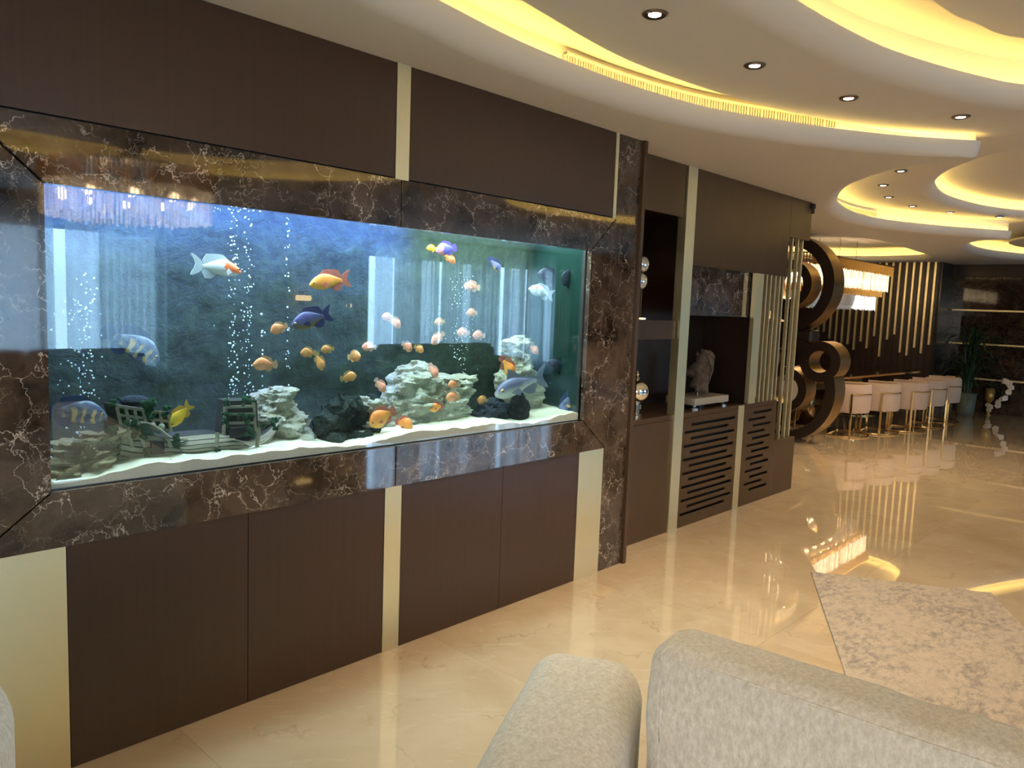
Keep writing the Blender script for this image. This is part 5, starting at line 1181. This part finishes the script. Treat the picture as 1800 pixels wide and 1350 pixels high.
# local frame: x away from the camera, y to the left
sp('back_cushion', rbox(MB(), 0.00, 0.20, -0.96, 0.635, 0.36, 0.80, nz=0.014, seed=2, seg=34, e=0.28))
from mathutils.bvhtree import BVHTree
_cu = rbox(MB(), 0.00, 0.20, -0.96, 0.635, 0.36, 0.80, nz=0.014, seed=2, seg=34, e=0.28)
_bt = BVHTree.FromPolygons([tuple(v) for v in _cu.v], _cu.f)
def on_cushion(y, z, tz, tx=0.056):
    h = _bt.ray_cast(Vector((-0.3, y, z)), (Vector((tx, y, tz)) - Vector((-0.3, y, z))).normalized()); return h[0] if h[0] else Vector((0, y, tz))
_pp = [on_cushion(0.58, 0.40 + 0.05 * k, 0.40 + 0.05 * k) for k in range(7)] + [on_cushion(0.575 - k * 0.03, 1.02, 0.744) for k in range(51)]
sp('piping', MB().tube(_pp, 0.0035, 6))
sp('back_frame', rbox(MB(), 0.20, 0.36, -0.94, 0.72, 0.06, 0.66, nz=0.004, seed=3, seg=12, e=0.25))
sp('seat', rbox(MB(), -0.72, 0.18, -0.92, 0.66, 0.12, 0.43, nz=0.006, seed=4, seg=14, e=0.2))
arm = rbox(MB(), -0.82, 0.26, -0.165, 0.165, 0.10, 0.60, nz=0.006, seed=5, seg=22, e=0.30)
mt = Matrix.Translation((0.03, 0.845, 0)) @ Matrix.Rotation(R(22), 4, 'Z')
arm.v = [mt @ v for v in arm.v]; sp('arm', arm)
for x in (-0.6, 0.25):
    for y in (-0.85, 0.6): sp('foot', MB().lathe([(0.02, 0), (0.028, 0.13)], (x, y, 0), 10), 'goldpol')
# rug
ru = Vector((0.46, -0.86)).normalized(); rv = Vector((-ru.y * -1, 0)); rv = Vector((ru.y, -ru.x))
rc = Vector((4.70, 1.80)); pts = [rc, rc + ru * 1.0, rc + ru * 1.0 + rv * 2.4, rc + rv * 2.4]
ctr = sum(pts, Vector((0, 0))) / 4
rg = MB().plate([[(p.x, p.y) for p in pts]], 0.001, 0.016, XY).build('rug', M['rug'], org=(ctr.x, ctr.y, 0), bevel=0.004); tag(rg, 'beige and grey distressed runner rug on the marble floor', 'rug')
# armchair at the left edge
ac = empty('armchair', (-0.04, 1.72, 0)); tag(ac, 'rounded cream armchair at the left edge before the gold strip', 'armchair'); 
def shell(ro, ri, z0, z1, a0, a1, n=40):
    vs_ = []; fs = []; prof = [(ri, z0), (ro, z0), (ro, z1 - 0.04), (ro - 0.012, z1 - 0.01), ((ro + ri) / 2, z1), (ri + 0.012, z1 - 0.01), (ri, z1 - 0.04)]
    for k in range(n + 1):
        a = a0 + (a1 - a0) * k / n; dz_ = 0
        for (r_, z) in prof: vs_.append((r_ * math.cos(a), r_ * math.sin(a), z - (0.14 * (abs(k / n - 0.5) * 2) ** 2 if z > z0 else 0)))
    m = len(prof)
    for i in range(n):
        for k in range(m): fs.append((i * m + k, i * m + (k + 1) % m, (i + 1) * m + (k + 1) % m, (i + 1) * m + k))
    fs += [tuple(range(m)), tuple(n * m + k for k in range(m - 1, -1, -1))]
    return MB().add(vs_, fs)
o = shell(0.43, 0.37, 0.10, 0.83, R(-100), R(150)).build('backrest', M['fabric'], ac); smooth_angle(o, 60)
MB().lathe([(0.01, 0.2), (0.36, 0.2), (0.365, 0.42), (0.33, 0.46), (0.01, 0.47)], (0, 0, 0), 32).build('seat', M['fabric'], ac, smooth=True)
MB().tube([(0.375 * math.cos(R(-90 + 6 * k)), 0.375 * math.sin(R(-90 + 6 * k)), 0.60) for k in range(38)], 0.012, 8).build('gold_band', M['goldpol'], ac, smooth=True)
MB().lathe([(0.40, 0.0), (0.40, 0.10), (0.38, 0.10), (0.38, 0.0)], (0, 0, 0), 32).build('base_ring', M['goldpol'], ac)

# ================================================================== CURTAINS and far sofas (mirrored in the aquarium glass)
def mk_sheer(name, c, tr):
    t = NT(name); d = t.node('ShaderNodeBsdfDiffuse', Color=c).outputs[0]; tl = t.node('ShaderNodeBsdfTranslucent', Color=c).outputs[0]; tp = t.node('ShaderNodeBsdfTransparent').outputs[0]
    a = t.node('ShaderNodeMixShader', i0=0.86, i1=d, i2=tl).outputs[0]
    return t.surf(t.node('ShaderNodeMixShader', i0=tr, i1=a, i2=tp).outputs[0])
M['sheer'] = mk_sheer('sheer_curtain', (0.70, 0.74, 0.74, 1), 0.50); M['sheer2'] = mk_sheer('pale_curtain', (0.58, 0.62, 0.60, 1), 0.28); M['drape'] = mk_sheer('olive_drape', (0.26, 0.27, 0.19, 1), 0.0)
def curtain(x0, x1, mat, label, amp=0.05, thick=0.004):
    n = int((x1 - x0) / 0.018); vs_ = []; fs = []; ph = random.uniform(0, 6)
    for i in range(n + 1):
        x = x0 + (x1 - x0) * i / n; y = WY + 0.16 + amp * math.sin(48 * x + 4 * math.sin(x * 5 + ph)) + 0.03 * math.sin(x * 11 + ph)
        for (yy_, z) in ((y, 0.02), (y, 2.74), (y + thick, 2.74), (y + thick, 0.02)): vs_.append((x, yy_, z))
    for i in range(n):
        for k in range(4): fs.append((i * 4 + k, i * 4 + (k + 1) % 4, i * 4 + 4 + (k + 1) % 4, i * 4 + 4 + k))
    o = MB().add(vs_, fs).build('curtain', M[mat], org=((x0 + x1) / 2, WY + 0.16, 0), smooth=True); tag(o, label, 'curtain', 'curtains mirrored in the aquarium glass')
curtain(3.86, 4.75, 'sheer2', 'pale curtain mirrored at the left of the aquarium, beside the dark wall')
curtain(0.15, 2.1, 'sheer2', 'pale curtain mirrored in the left marble slab')
curtain(2.12, 3.3, 'sheer', 'thin curtain mirrored at the left frame edge')
curtain(3.44, 3.85, 'sheer', 'narrow thin curtain mirrored left of the diving oscar')
curtain(7.6, 8.35, 'drape', 'olive drape mirrored left of the bright middle window')
curtain(13.5, 14.6, 'drape', 'olive drape mirrored at the right end of the aquarium')
xs = 8.5; k = 0
while xs < 13.4:
    w = random.uniform(0.35, 0.9); curtain(xs, min(13.5, xs + w), 'sheer' if k % 2 == 0 else 'sheer2', ['first', 'second', 'third', 'fourth', 'fifth', 'sixth', 'seventh', 'eighth', 'ninth', 'tenth', 'eleventh', 'twelfth'][min(k, 11)] + ' sheer curtain panel from the left in the bright middle window reflection'); xs += w + random.choice((0.0, 0.02, 0.09)); k += 1
for (x, w, lb) in ((3.0, 2.2, 'dark grey sofa mirrored at the left under the curtains'), (9.2, 3.0, 'dark grey sofa mirrored in mid aquarium under the bright window')):
    t = empty('window_sofa', (x, -4.9, 0)); tag(t, lb, 'sofa')
    rbox(MB(), -w / 2, w / 2, -0.45, -0.2, 0.1, 0.78, seg=8).build('backrest', M['greyfab'], t, smooth=True)
    rbox(MB(), -w / 2, w / 2, -0.3, 0.5, 0.1, 0.44, seg=8).build('seat', M['greyfab'], t, smooth=True)
    for s in (-1, 1): rbox(MB(), s * w / 2 - 0.12, s * w / 2 + 0.12, -0.45, 0.5, 0.05, 0.6, seg=8).build('arm', M['greyfab'], t, smooth=True)
    for cxx in range(3): rbox(MB(), -w / 2 + 0.2 + cxx * (w - 0.4) / 3, -w / 2 + 0.15 + (cxx + 1) * (w - 0.4) / 3, -0.25, -0.05, 0.42, 0.85, seg=8).build('cushion', M['greyfab'], t, smooth=True)

M['sconce'] = emis('sconce_glow', (1.0, 0.66, 0.25, 1), 4.0)
# unseen dark floor cover added to dim the glass reflection; two mirrored wall lamps
cpt = MB().plate([[(-1.0, -5.9), (14.5, -5.9), (14.5, -1.7), (-1.0, -1.7)]], 0.001, 0.014, XY).build('dimming_carpet', M['greyfab'], org=(6.7, -3.8, 0), bevel=0.004); tag(cpt, 'dark floor cover added to dim the reflection in the lower aquarium glass', 'dimming_carpet')
for k, (px, py) in enumerate(((538, 524), (612, 537))):
    q = atY(px, py, 2 * WYL - WY - 0.12); p = Vector((q.x, WY + 0.06, q.z)); t = empty('wall_lamp', p); tag(t, ['small warm wall lamp mirrored below the orange fish', 'small warm wall lamp mirrored beside the olive drape'][k], 'lamp', 'mirrored wall lamps')
    MB().box(p.x - 0.05, p.x + 0.05, WY, WY + 0.02, p.z - 0.12, p.z + 0.12).build('plate', M['goldpol'], t, p)
    MB().tube([(p.x - 0.13, WY + 0.08, p.z), (p.x + 0.13, WY + 0.08, p.z)], 0.045, 12).build('shade', M['sconce'], t, p)
    MB().box(p.x - 0.015, p.x + 0.015, WY + 0.02, WY + 0.06, p.z - 0.015, p.z + 0.015).build('arm', M['goldpol'], t, p)
